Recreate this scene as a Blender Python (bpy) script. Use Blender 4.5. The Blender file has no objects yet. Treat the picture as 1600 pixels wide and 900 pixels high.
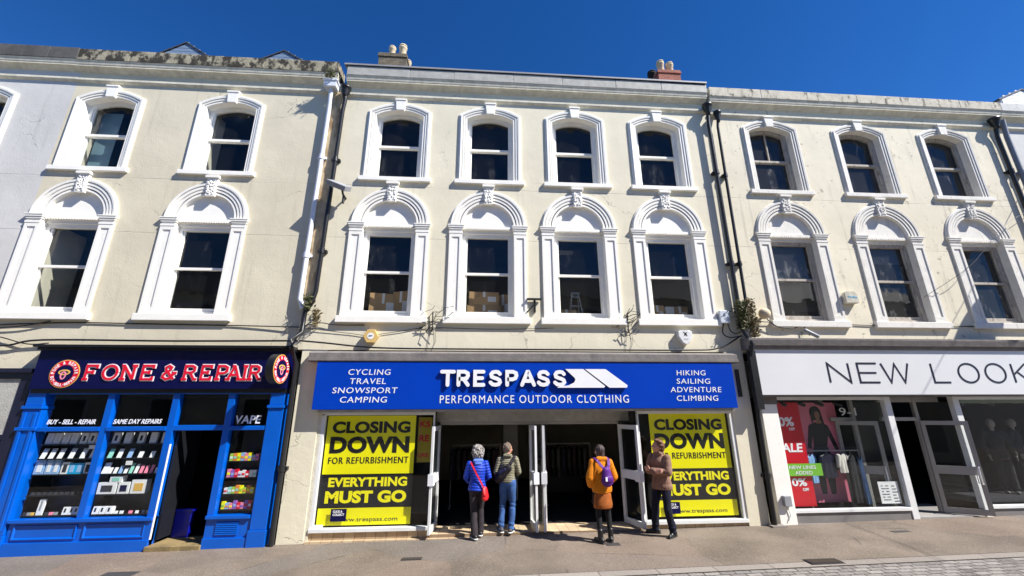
import bpy, bmesh, math, random
from mathutils import Vector, Matrix, Euler
from mathutils.geometry import tessellate_polygon
random.seed(7)
PI = math.pi
SC = bpy.context.scene
COL = SC.collection

# ------------------------------------------------------------------ camera, sky, sun, exposure
cam_d = bpy.data.cameras.new("camera")
cam = bpy.data.objects.new("camera", cam_d); COL.objects.link(cam)
cam_d.sensor_width = 36.0; cam_d.lens = 14.4; cam_d.clip_start = 0.05; cam_d.clip_end = 2000
Rr = ((0.99745252, -0.07120863, -0.00422019), (0.01622839, 0.28413308, -0.9586475), (0.06946307, 0.95613687, 0.28456486))
mw = Matrix(((Rr[0][0], -Rr[1][0], -Rr[2][0], 0), (Rr[0][1], -Rr[1][1], -Rr[2][1], -9.1), (Rr[0][2], -Rr[1][2], -Rr[2][2], 2.37), (0, 0, 0, 1)))
cam.matrix_world = mw
SC.camera = cam

SUN_ELEV, SUN_AZ = math.radians(46), math.radians(118)      # azimuth clockwise from +Y
world = bpy.data.worlds.new("World"); SC.world = world; world.use_nodes = True
wn = world.node_tree.nodes; wl = world.node_tree.links
bg = wn["Background"]; bg.inputs[1].default_value = 0.09
sky = wn.new("ShaderNodeTexSky"); sky.sky_type = 'NISHITA'; sky.sun_disc = False
sky.sun_elevation = SUN_ELEV; sky.sun_rotation = SUN_AZ; sky.altitude = 1500; sky.air_density = 1.0; sky.dust_density = 0.0; sky.ozone_density = 5.0
hs = wn.new("ShaderNodeHueSaturation"); hs.inputs["Hue"].default_value = 0.51; hs.inputs["Saturation"].default_value = 1.27; wl.new(sky.outputs[0], hs.inputs["Color"]); wl.new(hs.outputs[0], bg.inputs[0])
sd = bpy.data.lights.new("sun", 'SUN'); sd.energy = 5.0; sd.angle = math.radians(0.5); sd.color = (1.0, 0.965, 0.915)
sun = bpy.data.objects.new("sun", sd); COL.objects.link(sun)
to_sun = Vector((math.cos(SUN_ELEV) * math.sin(SUN_AZ), math.cos(SUN_ELEV) * math.cos(SUN_AZ), math.sin(SUN_ELEV)))
sun.rotation_euler = to_sun.to_track_quat('Z', 'Y').to_euler()
SC.view_settings.view_transform = 'Standard'; SC.view_settings.look = 'None'
SC.view_settings.exposure = 0.78; SC.view_settings.gamma = 1.0; SC.view_settings.use_curve_mapping = False
SC.render.engine = 'CYCLES'
SC.cycles.max_bounces = 8; SC.cycles.transparent_max_bounces = 12

# ------------------------------------------------------------------ materials
def srgb(r, g, b):
    f = lambda c: (c / 255 / 12.92) if c / 255 <= 0.04045 else ((c / 255 + 0.055) / 1.055) ** 2.4
    return (f(r), f(g), f(b))
def nn(t, typ, **kw):
    n = t.nodes.new(typ)
    for k, v in kw.items(): setattr(n, k, v)
    return n
def mat(name, col, rough=0.6, metal=0.0, var=0.12, vscale=3.0, bump=0.0, bscale=30.0, spec=0.5, coat=0.0):
    """plain procedural material: slight tone variation + fine bump, object coordinates"""
    m = bpy.data.materials.new(name); m.use_nodes = True; t = m.node_tree
    b = t.nodes["Principled BSDF"]; b.inputs["Roughness"].default_value = rough; b.inputs["Metallic"].default_value = metal
    b.inputs["Specular IOR Level"].default_value = spec; b.inputs["Coat Weight"].default_value = coat
    tc = nn(t, "ShaderNodeTexCoord"); n1 = nn(t, "ShaderNodeTexNoise"); n1.inputs["Scale"].default_value = vscale; n1.inputs["Detail"].default_value = 6
    t.links.new(tc.outputs["Object"], n1.inputs["Vector"])
    mx = nn(t, "ShaderNodeMix", data_type='RGBA'); lo = tuple(c * (1 - var) for c in col); hi = tuple(min(1, c * (1 + var * 0.7)) for c in col)
    mx.inputs[6].default_value = (*lo, 1); mx.inputs[7].default_value = (*hi, 1)
    rp = nn(t, "ShaderNodeMapRange"); rp.inputs[1].default_value = 0.3; rp.inputs[2].default_value = 0.7
    t.links.new(n1.outputs[0], rp.inputs[0]); t.links.new(rp.outputs[0], mx.inputs[0]); t.links.new(mx.outputs[2], b.inputs["Base Color"])
    if bump:
        n2 = nn(t, "ShaderNodeTexNoise"); n2.inputs["Scale"].default_value = bscale; n2.inputs["Detail"].default_value = 5
        t.links.new(tc.outputs["Object"], n2.inputs["Vector"])
        bp = nn(t, "ShaderNodeBump"); bp.inputs["Strength"].default_value = bump; bp.inputs["Distance"].default_value = 0.02
        t.links.new(n2.outputs[0], bp.inputs["Height"]); t.links.new(bp.outputs[0], b.inputs["Normal"])
    return m
def mixcol(t, fac_socket, a_socket, colour):
    mx = nn(t, "ShaderNodeMix", data_type='RGBA'); t.links.new(fac_socket, mx.inputs[0]); t.links.new(a_socket, mx.inputs[6]); mx.inputs[7].default_value = (*colour, 1)
    return mx.outputs[2]
def maprange(t, s, a, b, c=0.0, d=1.0):
    n = nn(t, "ShaderNodeMapRange"); n.inputs[1].default_value = a; n.inputs[2].default_value = b; n.inputs[3].default_value = c; n.inputs[4].default_value = d
    t.links.new(s, n.inputs[0]); return n.outputs[0]
def noise(t, vec, scale, detail=6, stretch=None, rough=0.5):
    if stretch:
        mp = nn(t, "ShaderNodeMapping"); mp.inputs["Scale"].default_value = stretch; t.links.new(vec, mp.inputs[0]); vec = mp.outputs[0]
    n = nn(t, "ShaderNodeTexNoise"); n.inputs["Scale"].default_value = scale; n.inputs["Detail"].default_value = detail; n.inputs["Roughness"].default_value = rough
    t.links.new(vec, n.inputs["Vector"]); return n.outputs[0]
def math2(t, op, a, b):
    n = nn(t, "ShaderNodeMath", operation=op)
    for i, v in enumerate((a, b)):
        if isinstance(v, (int, float)): n.inputs[i].default_value = v
        else: t.links.new(v, n.inputs[i])
    return n.outputs[0]

def stucco(name, col, dirt_or_sheen=0.35, dirtcol=(0.16, 0.15, 0.12), lines=(7.62, 6.25), paint=None, pits=0.5, plo=0.66):
    """painted render: trowel bumps, hairline cracks, pits, run-off streaks, faint course cracks"""
    m = bpy.data.materials.new(name); m.use_nodes = True; t = m.node_tree
    b = t.nodes["Principled BSDF"]; b.inputs["Roughness"].default_value = 0.75; b.inputs["Specular IOR Level"].default_value = 0.25
    ge = nn(t, "ShaderNodeNewGeometry"); P = ge.outputs["Position"]
    sep = nn(t, "ShaderNodeSeparateXYZ"); t.links.new(P, sep.inputs[0]); Z = sep.outputs[2]; X = sep.outputs[0]
    base = nn(t, "ShaderNodeMix", data_type='RGBA'); base.inputs[6].default_value = (*[c * 0.9 for c in col], 1); base.inputs[7].default_value = (*[min(1, c * 1.04) for c in col], 1)
    t.links.new(maprange(t, noise(t, P, 0.9, 8), 0.3, 0.7), base.inputs[0]); c = base.outputs[2]
    if paint:                                                     # a neighbour's paint carried over a ragged edge
        edge = math2(t, 'ADD', X, maprange(t, noise(t, P, 3.0, 5), 0, 1, -0.12, 0.12))
        f = maprange(t, edge, paint[0] + 0.015, paint[0] - 0.015); c = mixcol(t, f, c, paint[1])
    # streaks
    st = noise(t, P, 2.2, 7, (3.2, 1, 0.22)); f = maprange(t, st, 0.58, 0.8, 0, dirt_or_sheen); c = mixcol(t, f, c, dirtcol)
    # pits / blown patches
    pt = noise(t, P, 5.0, 10, None, 0.68); f = maprange(t, pt, plo, plo + 0.06, 0, pits); c = mixcol(t, f, c, tuple(v * 0.45 for v in col))
    # hairline cracks
    wv = nn(t, "ShaderNodeVectorMath", operation='ADD'); nz = nn(t, "ShaderNodeTexNoise"); nz.inputs["Scale"].default_value = 2.5; nz.inputs["Detail"].default_value = 6
    t.links.new(P, nz.inputs["Vector"]); sc = nn(t, "ShaderNodeVectorMath", operation='SCALE'); sc.inputs[3].default_value = 0.7; t.links.new(nz.outputs[1], sc.inputs[0])
    t.links.new(P, wv.inputs[0]); t.links.new(sc.outputs[0], wv.inputs[1])
    vo = nn(t, "ShaderNodeTexVoronoi", feature='DISTANCE_TO_EDGE'); vo.inputs["Scale"].default_value = 0.55; t.links.new(wv.outputs[0], vo.inputs["Vector"])
    msk = maprange(t, noise(t, P, 0.7, 3), 0.52, 0.6)
    crack = math2(t, 'MULTIPLY', maprange(t, vo.outputs[0], 0.006, 0.0), msk)
    for zl in lines:
        wob = maprange(t, noise(t, P, 1.5, 6), 0, 1, -0.03, 0.03)
        d = math2(t, 'ABSOLUTE', math2(t, 'SUBTRACT', math2(t, 'ADD', Z, wob), zl), 0)
        ln = math2(t, 'MULTIPLY', maprange(t, d, 0.011, 0.003), maprange(t, noise(t, P, 1.1, 5), 0.38, 0.52, 0.15, 0.75))
        crack = math2(t, 'MAXIMUM', crack, ln)
    c = mixcol(t, math2(t, 'MULTIPLY', crack, 0.55), c, (0.13, 0.12, 0.1))
    t.links.new(c, b.inputs["Base Color"])
    h = math2(t, 'ADD', math2(t, 'MULTIPLY', noise(t, P, 26, 6), 0.4), noise(t, P, 3.2, 5))
    h = math2(t, 'SUBTRACT', h, math2(t, 'MULTIPLY', crack, 0.5))
    bp = nn(t, "ShaderNodeBump"); bp.inputs["Strength"].default_value = 0.32; bp.inputs["Distance"].default_value = 0.022
    t.links.new(h, bp.inputs["Height"]); t.links.new(bp.outputs[0], b.inputs["Normal"])
    return m
def weathered(name, col, stain, amount=0.6, lo=0.45, hi=0.62, rough=0.85, scale=2.2, stretch=(1.5, 1, 0.5), bump=0.5, lof=0.8):
    """stone or paint with blotchy black lichen and run-off stains"""
    m = bpy.data.materials.new(name); m.use_nodes = True; t = m.node_tree
    b = t.nodes["Principled BSDF"]; b.inputs["Roughness"].default_value = rough; b.inputs["Specular IOR Level"].default_value = 0.25
    P = nn(t, "ShaderNodeNewGeometry").outputs["Position"]
    base = nn(t, "ShaderNodeMix", data_type='RGBA'); base.inputs[6].default_value = (*[c * lof for c in col], 1); base.inputs[7].default_value = (*col, 1)
    t.links.new(maprange(t, noise(t, P, 6, 8), 0.35, 0.65), base.inputs[0])
    f = maprange(t, noise(t, P, scale, 12, stretch, 0.66), lo, hi, 0, amount); c = mixcol(t, f, base.outputs[2], stain)
    f2 = maprange(t, noise(t, P, 14, 8, None, 0.7), 0.6, 0.68, 0, amount * 0.7); c = mixcol(t, f2, c, tuple(v * 0.6 for v in stain))
    t.links.new(c, b.inputs["Base Color"])
    bp = nn(t, "ShaderNodeBump"); bp.inputs["Strength"].default_value = bump; bp.inputs["Distance"].default_value = 0.015
    t.links.new(noise(t, P, 30, 8), bp.inputs["Height"]); t.links.new(bp.outputs[0], b.inputs["Normal"])
    return m
def glass(name, tint=(0.85, 0.9, 0.9), wav=0.03, dirt_or_sheen=0.04):
    m = bpy.data.materials.new(name); m.use_nodes = True; t = m.node_tree; t.nodes.remove(t.nodes["Principled BSDF"]); out = t.nodes["Material Output"]
    P = nn(t, "ShaderNodeNewGeometry").outputs["Position"]
    bp = nn(t, "ShaderNodeBump"); bp.inputs["Strength"].default_value = wav; bp.inputs["Distance"].default_value = 0.05
    t.links.new(noise(t, P, 1.7, 2), bp.inputs["Height"])
    lw = nn(t, "ShaderNodeLayerWeight"); lw.inputs[0].default_value = 0.5
    frs = math2(t, 'ADD', math2(t, 'MULTIPLY', math2(t, 'POWER', lw.outputs[1], 5.0), 0.9), 0.045)
    tr = nn(t, "ShaderNodeBsdfTransparent"); tr.inputs[0].default_value = (*tint, 1)
    gl = nn(t, "ShaderNodeBsdfGlossy"); gl.inputs["Roughness"].default_value = 0.01; t.links.new(bp.outputs[0], gl.inputs["Normal"])
    mx = nn(t, "ShaderNodeMixShader"); t.links.new(frs, mx.inputs[0]); t.links.new(tr.outputs[0], mx.inputs[1]); t.links.new(gl.outputs[0], mx.inputs[2])
    df = nn(t, "ShaderNodeBsdfDiffuse"); df.inputs[0].default_value = (0.45, 0.45, 0.43, 1)
    f = maprange(t, noise(t, P, 3.0, 10, (1.6, 1, 0.6), 0.72), 0.55, 0.85, dirt_or_sheen * 0.15, dirt_or_sheen * 2.2)  # grey film: dust, plus reflected sky put into the colour
    m2 = nn(t, "ShaderNodeMixShader"); t.links.new(f, m2.inputs[0]); t.links.new(mx.outputs[0], m2.inputs[1]); t.links.new(df.outputs[0], m2.inputs[2])
    t.links.new(m2.outputs[0], out.inputs[0])
    return m

M = {}
M['wall_a'] = stucco('cream_render_beige', srgb(217, 208, 183), 0.24)
M['wall_b'] = stucco('cream_render_pale', srgb(227, 219, 194), 0.18, pits=0.25)
M['wall_c'] = stucco('cream_render_worn', srgb(229, 220, 195), 0.5, pits=0.85, plo=0.59)
M['wall_w'] = stucco('white_render', srgb(208, 206, 201), 0.3, (0.2, 0.2, 0.19))
M['trim'] = weathered('white_trim_paint', srgb(246, 243, 234), (0.42, 0.4, 0.36), 0.25, 0.62, 0.82, 0.6, 4.0, (3, 1, 0.5), 0.06, 0.96)
M['trim_c'] = weathered('grubby_trim_paint', srgb(232, 228, 218), (0.2, 0.18, 0.15), 0.5, 0.56, 0.78, 0.7, 5.0, (3, 1, 0.5), 0.15, 0.92)
M['sash_c'] = weathered('peeling_sash_paint', srgb(186, 178, 166), (0.1, 0.08, 0.06), 0.6, 0.5, 0.66, 0.75, 9.0, (2, 1, 0.5), 0.2, 0.9)
M['cornice'] = weathered('cornice_paint', srgb(224, 218, 198), (0.2, 0.18, 0.14), 0.35, 0.5, 0.75)
M['coping_a'] = weathered('stained_stone', srgb(170, 162, 140), (0.03, 0.027, 0.023), 0.94, 0.455, 0.535, 0.95, 5.5, (0.9, 1, 0.6), 0.9)
M['coping_dark'] = weathered('dark_stone', (0.12, 0.115, 0.11), (0.05, 0.05, 0.05), 0.5)
M['coping_b'] = weathered('grey_fascia_paint', srgb(182, 180, 172), (0.3, 0.29, 0.26), 0.3, 0.5, 0.8, 0.6)
M['coping_c'] = weathered('lichen_stone', srgb(216, 208, 188), (0.06, 0.05, 0.04), 0.85, 0.53, 0.63, 0.95, 4.5, (1.2, 1, 0.6), 0.7)
M['lead'] = mat('lead_capping', (0.3, 0.3, 0.31), 0.55, bump=0.2)
M['black'] = mat('black_iron', (0.012, 0.012, 0.013), 0.4, bump=0.15)
M['rust'] = weathered('peeling_render', srgb(205, 185, 150), (0.2, 0.11, 0.05), 0.8, 0.48, 0.6)
M['pvc'] = mat('white_pvc', srgb(225, 228, 235), 0.4)
M['grey'] = mat('grey_plastic', (0.3, 0.31, 0.33), 0.45)
M['slate'] = mat('roof_slate', (0.06, 0.065, 0.075), 0.6, bump=0.3)
M['clad'] = mat('pale_cladding', srgb(120, 140, 165), 0.6)
M['clad_w'] = mat('white_cladding', srgb(235, 235, 235), 0.6)
M['pot'] = weathered('chimney_clay', srgb(232, 214, 180), (0.25, 0.2, 0.14), 0.4, 0.5, 0.7)
M['soot'] = mat('sooty_clay', (0.02, 0.018, 0.017), 0.9)
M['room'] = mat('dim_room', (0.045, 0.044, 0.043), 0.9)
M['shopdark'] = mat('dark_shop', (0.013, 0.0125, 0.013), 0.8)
M['glass'] = glass('old_window_glass', (0.84, 0.86, 0.85), 0.10, 0.09)
M['glass_c'] = glass('dusty_sky_sheen_glass', (0.7, 0.74, 0.76), 0.08, 0.36)  # film raised to paint in a pale sky reflection over the dust
M['shopglass'] = glass('shop_glass', (0.96, 0.98, 0.97), 0.015, 0.01)
M['bluepaint'] = mat('bright_blue_gloss', srgb(0, 88, 190), 0.28, var=0.06, bump=0.05, bscale=8)
M['bluedark'] = mat('deep_blue_gloss', srgb(4, 20, 165), 0.3, var=0.06)
M['navy'] = mat('navy_board', srgb(9, 12, 64), 0.3, var=0.06, spec=0.3)
M['signblue'] = mat('royal_blue_board', srgb(0, 60, 176), 0.3, var=0.05, vscale=1.2, spec=0.25)
M['white'] = mat('white_gloss', srgb(240, 240, 242), 0.35, var=0.04)
M['offwhite'] = mat('white_frame', srgb(226, 226, 224), 0.4, var=0.08, bump=0.04)
M['alu'] = mat('grey_frame', srgb(158, 155, 150), 0.4, var=0.08)
M['navytext'] = mat('navy_lettering', (0.012, 0.012, 0.03), 0.4)
M['blacktext'] = mat('black_lettering', (0.008, 0.008, 0.009), 0.45)
M['yellow'] = mat('vivid_yellow_print', srgb(252, 242, 0), 0.4, var=0.03)
M['yellowtext'] = mat('yellow_lettering', srgb(252, 240, 8), 0.4, var=0.03)
M['posterblack'] = mat('black_print', (0.01, 0.01, 0.012), 0.35)
M['red'] = mat('red_lettering', srgb(222, 22, 52), 0.4, var=0.05)
M['redposter'] = mat('red_print', srgb(205, 14, 34), 0.4, var=0.05)
M['pink'] = mat('pink_print', srgb(226, 128, 150), 0.4, var=0.05)
M['green'] = mat('green_print', srgb(120, 190, 50), 0.4, var=0.05)
M['greyledge'] = weathered('grey_ledge_paint', srgb(132, 126, 122), (0.1, 0.1, 0.1), 0.5, 0.5, 0.7, 0.7)
M['cwhite'] = mat('white_sign_panel', srgb(222, 222, 222), 0.3, var=0.04, vscale=0.8)
M['gold'] = mat('gold_ring', srgb(225, 180, 90), 0.4)
M['screen'] = mat('phone_screen', (0.015, 0.016, 0.02), 0.2)
M['cardboard'] = mat('cardboard', srgb(186, 150, 105), 0.8, var=0.15)
M['paper'] = mat('white_paper', srgb(235, 235, 235), 0.6)
M['wood'] = mat('brown_wood', (0.12, 0.06, 0.03), 0.5)
M['leaf'] = mat('weed_leaf', (0.085, 0.09, 0.028), 0.7, var=0.5, vscale=12)
M['dryleaf'] = mat('dry_weed', (0.16, 0.12, 0.05), 0.8, var=0.4, vscale=12)

# ------------------------------------------------------------------ mesh helpers
class MB:
    """collects shapes, links them as ONE mesh object"""
    def __init__(s): s.v = []; s.f = []; s.mi = []; s.sm = []; s.cur = 0; s.smooth = False
    def add(s, vs, fs, xf=None):
        o = len(s.v)
        s.v += [tuple((xf @ Vector(p)) if xf else p) for p in vs]
        for f in fs: s.f.append([i + o for i in f]); s.mi.append(s.cur); s.sm.append(s.smooth)
    def use(s, i): s.cur = i; return s
    def box(s, x0, x1, y0, y1, z0, z1, xf=None):
        vs = [(x, y, z) for x in (x0, x1) for y in (y0, y1) for z in (z0, z1)]
        s.add(vs, [(0, 1, 3, 2), (4, 6, 7, 5), (0, 4, 5, 1), (2, 3, 7, 6), (0, 2, 6, 4), (1, 5, 7, 3)], xf); return s
    def quad(s, a, b, c, d, xf=None): s.add([a, b, c, d], [(0, 1, 2, 3)], xf); return s
    def prism(s, poly, y0, y1, xf=None):
        """closed XZ outline extruded along Y"""
        n = len(poly); vs = [(x, y0, z) for x, z in poly] + [(x, y1, z) for x, z in poly]
        tri = tessellate_polygon([[Vector((x, z, 0)) for x, z in poly]])
        fs = [tuple(t) for t in tri] + [tuple(i + n for i in t[::-1]) for t in tri] + [(i, i + n, (i + 1) % n + n, (i + 1) % n) for i in range(n)]
        s.add(vs, fs, xf); return s
    def extrude_x(s, prof, x0, x1):
        """closed YZ profile run along X"""
        n = len(prof); vs = [(x0, y, z) for y, z in prof] + [(x1, y, z) for y, z in prof]
        tri = tessellate_polygon([[Vector((y, z, 0)) for y, z in prof]])
        fs = [tuple(t) for t in tri] + [tuple(i + n for i in t[::-1]) for t in tri] + [(i, i + n, (i + 1) % n + n, (i + 1) % n) for i in range(n)]
        s.add(vs, fs); return s
    def sweep(s, path, prof, closed=False):
        """XZ path; profile of (outward offset, y); outward = left of travel direction"""
        n = len(path); rings = []
        for i, (x, z) in enumerate(path):
            a = path[i - 1] if (i > 0 or closed) else None; c = path[(i + 1) % n] if (i < n - 1 or closed) else None
            def nrm(p, q): d = Vector((q[0] - p[0], q[1] - p[1])); d.normalize(); return Vector((-d.y, d.x))
            if a is None: m = nrm((x, z), c)
            elif c is None: m = nrm(a, (x, z))
            else:
                n1, n2 = nrm(a, (x, z)), nrm((x, z), c); m = (n1 + n2); m.normalize(); m /= max(0.35, m.dot(n1))
            rings.append([(x + m.x * o, y, z + m.y * o) for o, y in prof])
        k = len(prof); vs = [p for r in rings for p in r]; fs = []
        for i in range(n if closed else n - 1):
            j = (i + 1) % n
            for q in range(k - 1): fs.append((i * k + q, j * k + q, j * k + q + 1, i * k + q + 1))
        if not closed:
            fs.append(tuple(range(k))); fs.append(tuple(reversed(range((n - 1) * k, n * k))))
        s.add(vs, fs); return s
    def tube(s, pts, r, n=8, caps=True):
        pts = [Vector(p) for p in pts]; rs = r if isinstance(r, (list, tuple)) else [r] * len(pts); rings = []
        up = Vector((0.13, 0.21, 0.97)); old = s.smooth; s.smooth = True
        for i, p in enumerate(pts):
            d = (pts[min(i + 1, len(pts) - 1)] - pts[max(i - 1, 0)]).normalized()
            a = d.cross(up if abs(d.dot(up)) < 0.9 else Vector((1, 0.1, 0))).normalized(); b = d.cross(a)
            rings.append([tuple(p + (a * math.cos(2 * PI * k / n) + b * math.sin(2 * PI * k / n)) * rs[i]) for k in range(n)])
        vs = [q for R in rings for q in R]; fs = []
        for i in range(len(pts) - 1):
            for k in range(n): fs.append((i * n + k, i * n + (k + 1) % n, (i + 1) * n + (k + 1) % n, (i + 1) * n + k))
        s.add(vs, fs); s.smooth = old
        if caps: s.add(vs, [tuple(range(n)), tuple(range(len(vs) - n, len(vs)))][::1])
        return s
    def lathe(s, prof, c=(0, 0, 0), n=20, xf=None):
        """(r, z) profile spun about Z through c"""
        k = len(prof); vs = []; fs = []; old = s.smooth; s.smooth = True
        for j in range(n):
            a = 2 * PI * j / n
            vs += [(c[0] + r * math.cos(a), c[1] + r * math.sin(a), c[2] + z) for r, z in prof]
        for j in range(n):
            for q in range(k - 1): fs.append((j * k + q, ((j + 1) % n) * k + q, ((j + 1) % n) * k + q + 1, j * k + q + 1))
        s.add(vs, fs, xf); s.smooth = old; return s
    def capsule(s, p0, p1, r0, r1=None, n=16, flat=None):
        """tapered capsule; flat=(axis vector, factor) squashes the section along an axis"""
        r1 = r0 if r1 is None else r1; p0, p1 = Vector(p0), Vector(p1); d = p1 - p0; L = d.length
        d = d.normalized() if L > 1e-6 else Vector((0, 0, 1)); a = d.cross(Vector((0.02, 0.99, 0.1)))
        if a.length < 0.1: a = d.cross(Vector((1, 0, 0)))
        a.normalize(); b = d.cross(a); rows = []
        for i in range(6): t = PI / 2 * (1 - i / 5); rows.append((p0 - d * r0 * math.sin(t), max(1e-4, r0 * math.cos(t))))
        for i in range(6): t = PI / 2 * (i / 5); rows.append((p1 + d * r1 * math.sin(t), max(1e-4, r1 * math.cos(t))))
        vs = []
        for c, r in rows:
            for k in range(n):
                v = (a * math.cos(2 * PI * k / n) + b * math.sin(2 * PI * k / n)) * r
                if flat: ax = Vector(flat[0]).normalized(); v -= ax * v.dot(ax) * (1 - flat[1])
                vs.append(tuple(c + v))
        m = len(rows); fs = [(i * n + k, i * n + (k + 1) % n, (i + 1) * n + (k + 1) % n, (i + 1) * n + k) for i in range(m - 1) for k in range(n)]
        fs += [tuple(reversed(range(n))), tuple(range((m - 1) * n, m * n))]
        old = s.smooth; s.smooth = True; s.add(vs, fs); s.smooth = old; return s
    def ball(s, c, r, rot=None, nu=16, nv=10, jit=0.0):
        vs = [(0, 0, -1)]; old = s.smooth; s.smooth = True
        for i in range(1, nv):
            t = -PI / 2 + PI * i / nv
            for k in range(nu): q = 1 + random.uniform(-jit, jit); vs.append((q * math.cos(t) * math.cos(2 * PI * k / nu), q * math.cos(t) * math.sin(2 * PI * k / nu), q * math.sin(t)))
        vs.append((0, 0, 1)); fs = [(0, 1 + (k + 1) % nu, 1 + k) for k in range(nu)]
        for i in range(nv - 2):
            for k in range(nu): fs.append((1 + i * nu + k, 1 + i * nu + (k + 1) % nu, 1 + (i + 1) * nu + (k + 1) % nu, 1 + (i + 1) * nu + k))
        l = len(vs) - 1; fs += [(l, 1 + (nv - 2) * nu + k, 1 + (nv - 2) * nu + (k + 1) % nu) for k in range(nu)]
        R = (Euler(rot).to_matrix() if rot else Matrix.Identity(3)); r = (r, r, r) if isinstance(r, (int, float)) else r
        s.add([tuple(Vector(c) + R @ Vector((p[0] * r[0], p[1] * r[1], p[2] * r[2]))) for p in vs], fs); s.smooth = old; return s
    def text(s, body, x0, x1, z0, z1, y, ext=0.006, offset=0.0, shear=0.0, space=1.0, xf=None):
        """lettering fitted to an XZ box, front face at y, ext deep; offset thickens the strokes"""
        cu = bpy.data.curves.new("t", 'FONT'); cu.body = body; cu.size = 1; cu.offset = offset; cu.shear = shear; cu.space_character = space; cu.extrude = 0.05; cu.resolution_u = 4
        ob = bpy.data.objects.new("t", cu); COL.objects.link(ob); bpy.context.view_layer.update()
        me = bpy.data.meshes.new_from_object(ob.evaluated_get(bpy.context.evaluated_depsgraph_get()))
        vs = [v.co.copy() for v in me.vertices]; fs = [tuple(p.vertices) for p in me.polygons]
        bpy.data.objects.remove(ob); bpy.data.curves.remove(cu); bpy.data.meshes.remove(me)
        ax = min(v.x for v in vs); bx = max(v.x for v in vs); az = min(v.y for v in vs); bz = max(v.y for v in vs)
        out = [(x0 + (v.x - ax) / (bx - ax) * (x1 - x0), y + (0.05 - v.z) / 0.1 * ext, z0 + (v.y - az) / (bz - az) * (z1 - z0)) for v in vs]
        s.add(out, fs, xf); return s
    def arctext(s, body, cx, cz, R, a0, a1, h, y, flip=False, offset=0.02, ext=0.004):
        n = len(body)
        for i, ch in enumerate(body):
            if ch == ' ': continue
            a = a0 + (a1 - a0) * (i / (n - 1)); w = h * 0.62 if ch not in "-I" else h * 0.3
            rot = (a - PI / 2) if not flip else (a + PI / 2)
            xf = Matrix.Translation((cx + R * math.cos(a), 0, cz + R * math.sin(a))) @ Matrix.Rotation(-rot, 4, 'Y')
            hh = h if ch != '-' else h * 0.2
            s.text(ch, -w / 2, w / 2, -hh / 2, hh / 2, y, ext, offset, 0, 1, xf)
        return s
    def strokes(s, lines, x0, z0, sx, sz, w, y, ext=0.006, shear=0.0):
        """thick polylines (a hand-drawn alphabet); each stroke sits a hair behind the one before"""
        for q, ln in enumerate(lines):
            pts = [Vector((x0 + (a + shear * b) * sx, z0 + b * sz)) for a, b in ln]; L = []; Rt = []
            for i, p in enumerate(pts):
                d1 = (pts[i] - pts[i - 1]).normalized() if i else None; d2 = (pts[i + 1] - pts[i]).normalized() if i < len(pts) - 1 else None
                d1 = d1 or d2; d2 = d2 or d1; nv = Vector((-(d1 + d2).y, (d1 + d2).x))
                if nv.length < 1e-4: nv = Vector((-d1.y, d1.x))
                nv.normalize(); k = w / 2 / max(0.5, nv.dot(Vector((-d1.y, d1.x)))); L.append(p + nv * k); Rt.append(p - nv * k)
            yy = y + q * 0.0007; n = len(pts)
            vs = [(p.x, yy, p.y) for p in L] + [(p.x, yy, p.y) for p in Rt] + [(p.x, yy + ext, p.y) for p in L] + [(p.x, yy + ext, p.y) for p in Rt]; fs = []
            for i in range(n - 1):
                fs += [(i, i + 1, n + i + 1, n + i), (2 * n + i, 3 * n + i, 3 * n + i + 1, 2 * n + i + 1), (i, 2 * n + i, 2 * n + i + 1, i + 1), (n + i, n + i + 1, 3 * n + i + 1, 3 * n + i)]
            fs += [(0, n, 3 * n, 2 * n), (n - 1, 3 * n - 1, 4 * n - 1, 2 * n - 1)]; s.add(vs, fs)
        return s
    def mesh(s, name, mats, org=(0, 0, 0)):
        me = bpy.data.meshes.new(name); me.from_pydata([(x - org[0], y - org[1], z - org[2]) for x, y, z in s.v], [], s.f)
        for m in (mats if isinstance(mats, (list, tuple)) else [mats]): me.materials.append(m)
        me.polygons.foreach_set("material_index", s.mi); me.polygons.foreach_set("use_smooth", s.sm)
        bm = bmesh.new(); bm.from_mesh(me); bmesh.ops.recalc_face_normals(bm, faces=bm.faces); bm.to_mesh(me); bm.free()
        me.update(); return me
    def build(s, name, mats, parent=None, org=None, bevel=0.0):
        """link as one object; vertex coordinates are world coordinates, org is the object's origin"""
        if org is None: org = wpos(parent) if parent else (0, 0, 0)
        me = s.mesh(name, mats, org); o = bpy.data.objects.new(name, me); COL.objects.link(o)
        if parent: o.parent = parent; o.location = Vector(org) - wpos(parent)
        else: o.location = org
        if bevel:
            b = o.modifiers.new("bevel", 'BEVEL'); b.width = bevel; b.segments = 2; b.limit_method = 'ANGLE'
        return o
def wpos(o):
    p = Vector((0, 0, 0))
    while o: p += o.location; o = o.parent
    return p
def tag(o, label=None, cat=None, group=None, kind=None):
    if label: o["label"] = label
    if cat: o["category"] = cat
    if group: o["group"] = group
    if kind: o["kind"] = kind
    return o
def thing(name, loc, label, cat, group=None):
    o = bpy.data.objects.new(name, None); COL.objects.link(o); o.location = loc; o.empty_display_size = 0.2
    return tag(o, label, cat, group)
def kids(o): return [c for c in bpy.data.objects if c.parent == o]
def copy_tree(o, parent=None, loc=None):
    ch = kids(o); c = o.copy(); COL.objects.link(c); c.parent = parent
    if loc is not None: c.location = loc
    for k in ch: copy_tree(k, c)
    return c
def arc(cx, cz, r, a0, a1, n): return [(cx + r * math.cos(a0 + (a1 - a0) * i / n), cz + r * math.sin(a0 + (a1 - a0) * i / n)) for i in range(n + 1)]
def gz(x): return 0.012 * x - 0.012                      # the street climbs gently to the right

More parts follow.
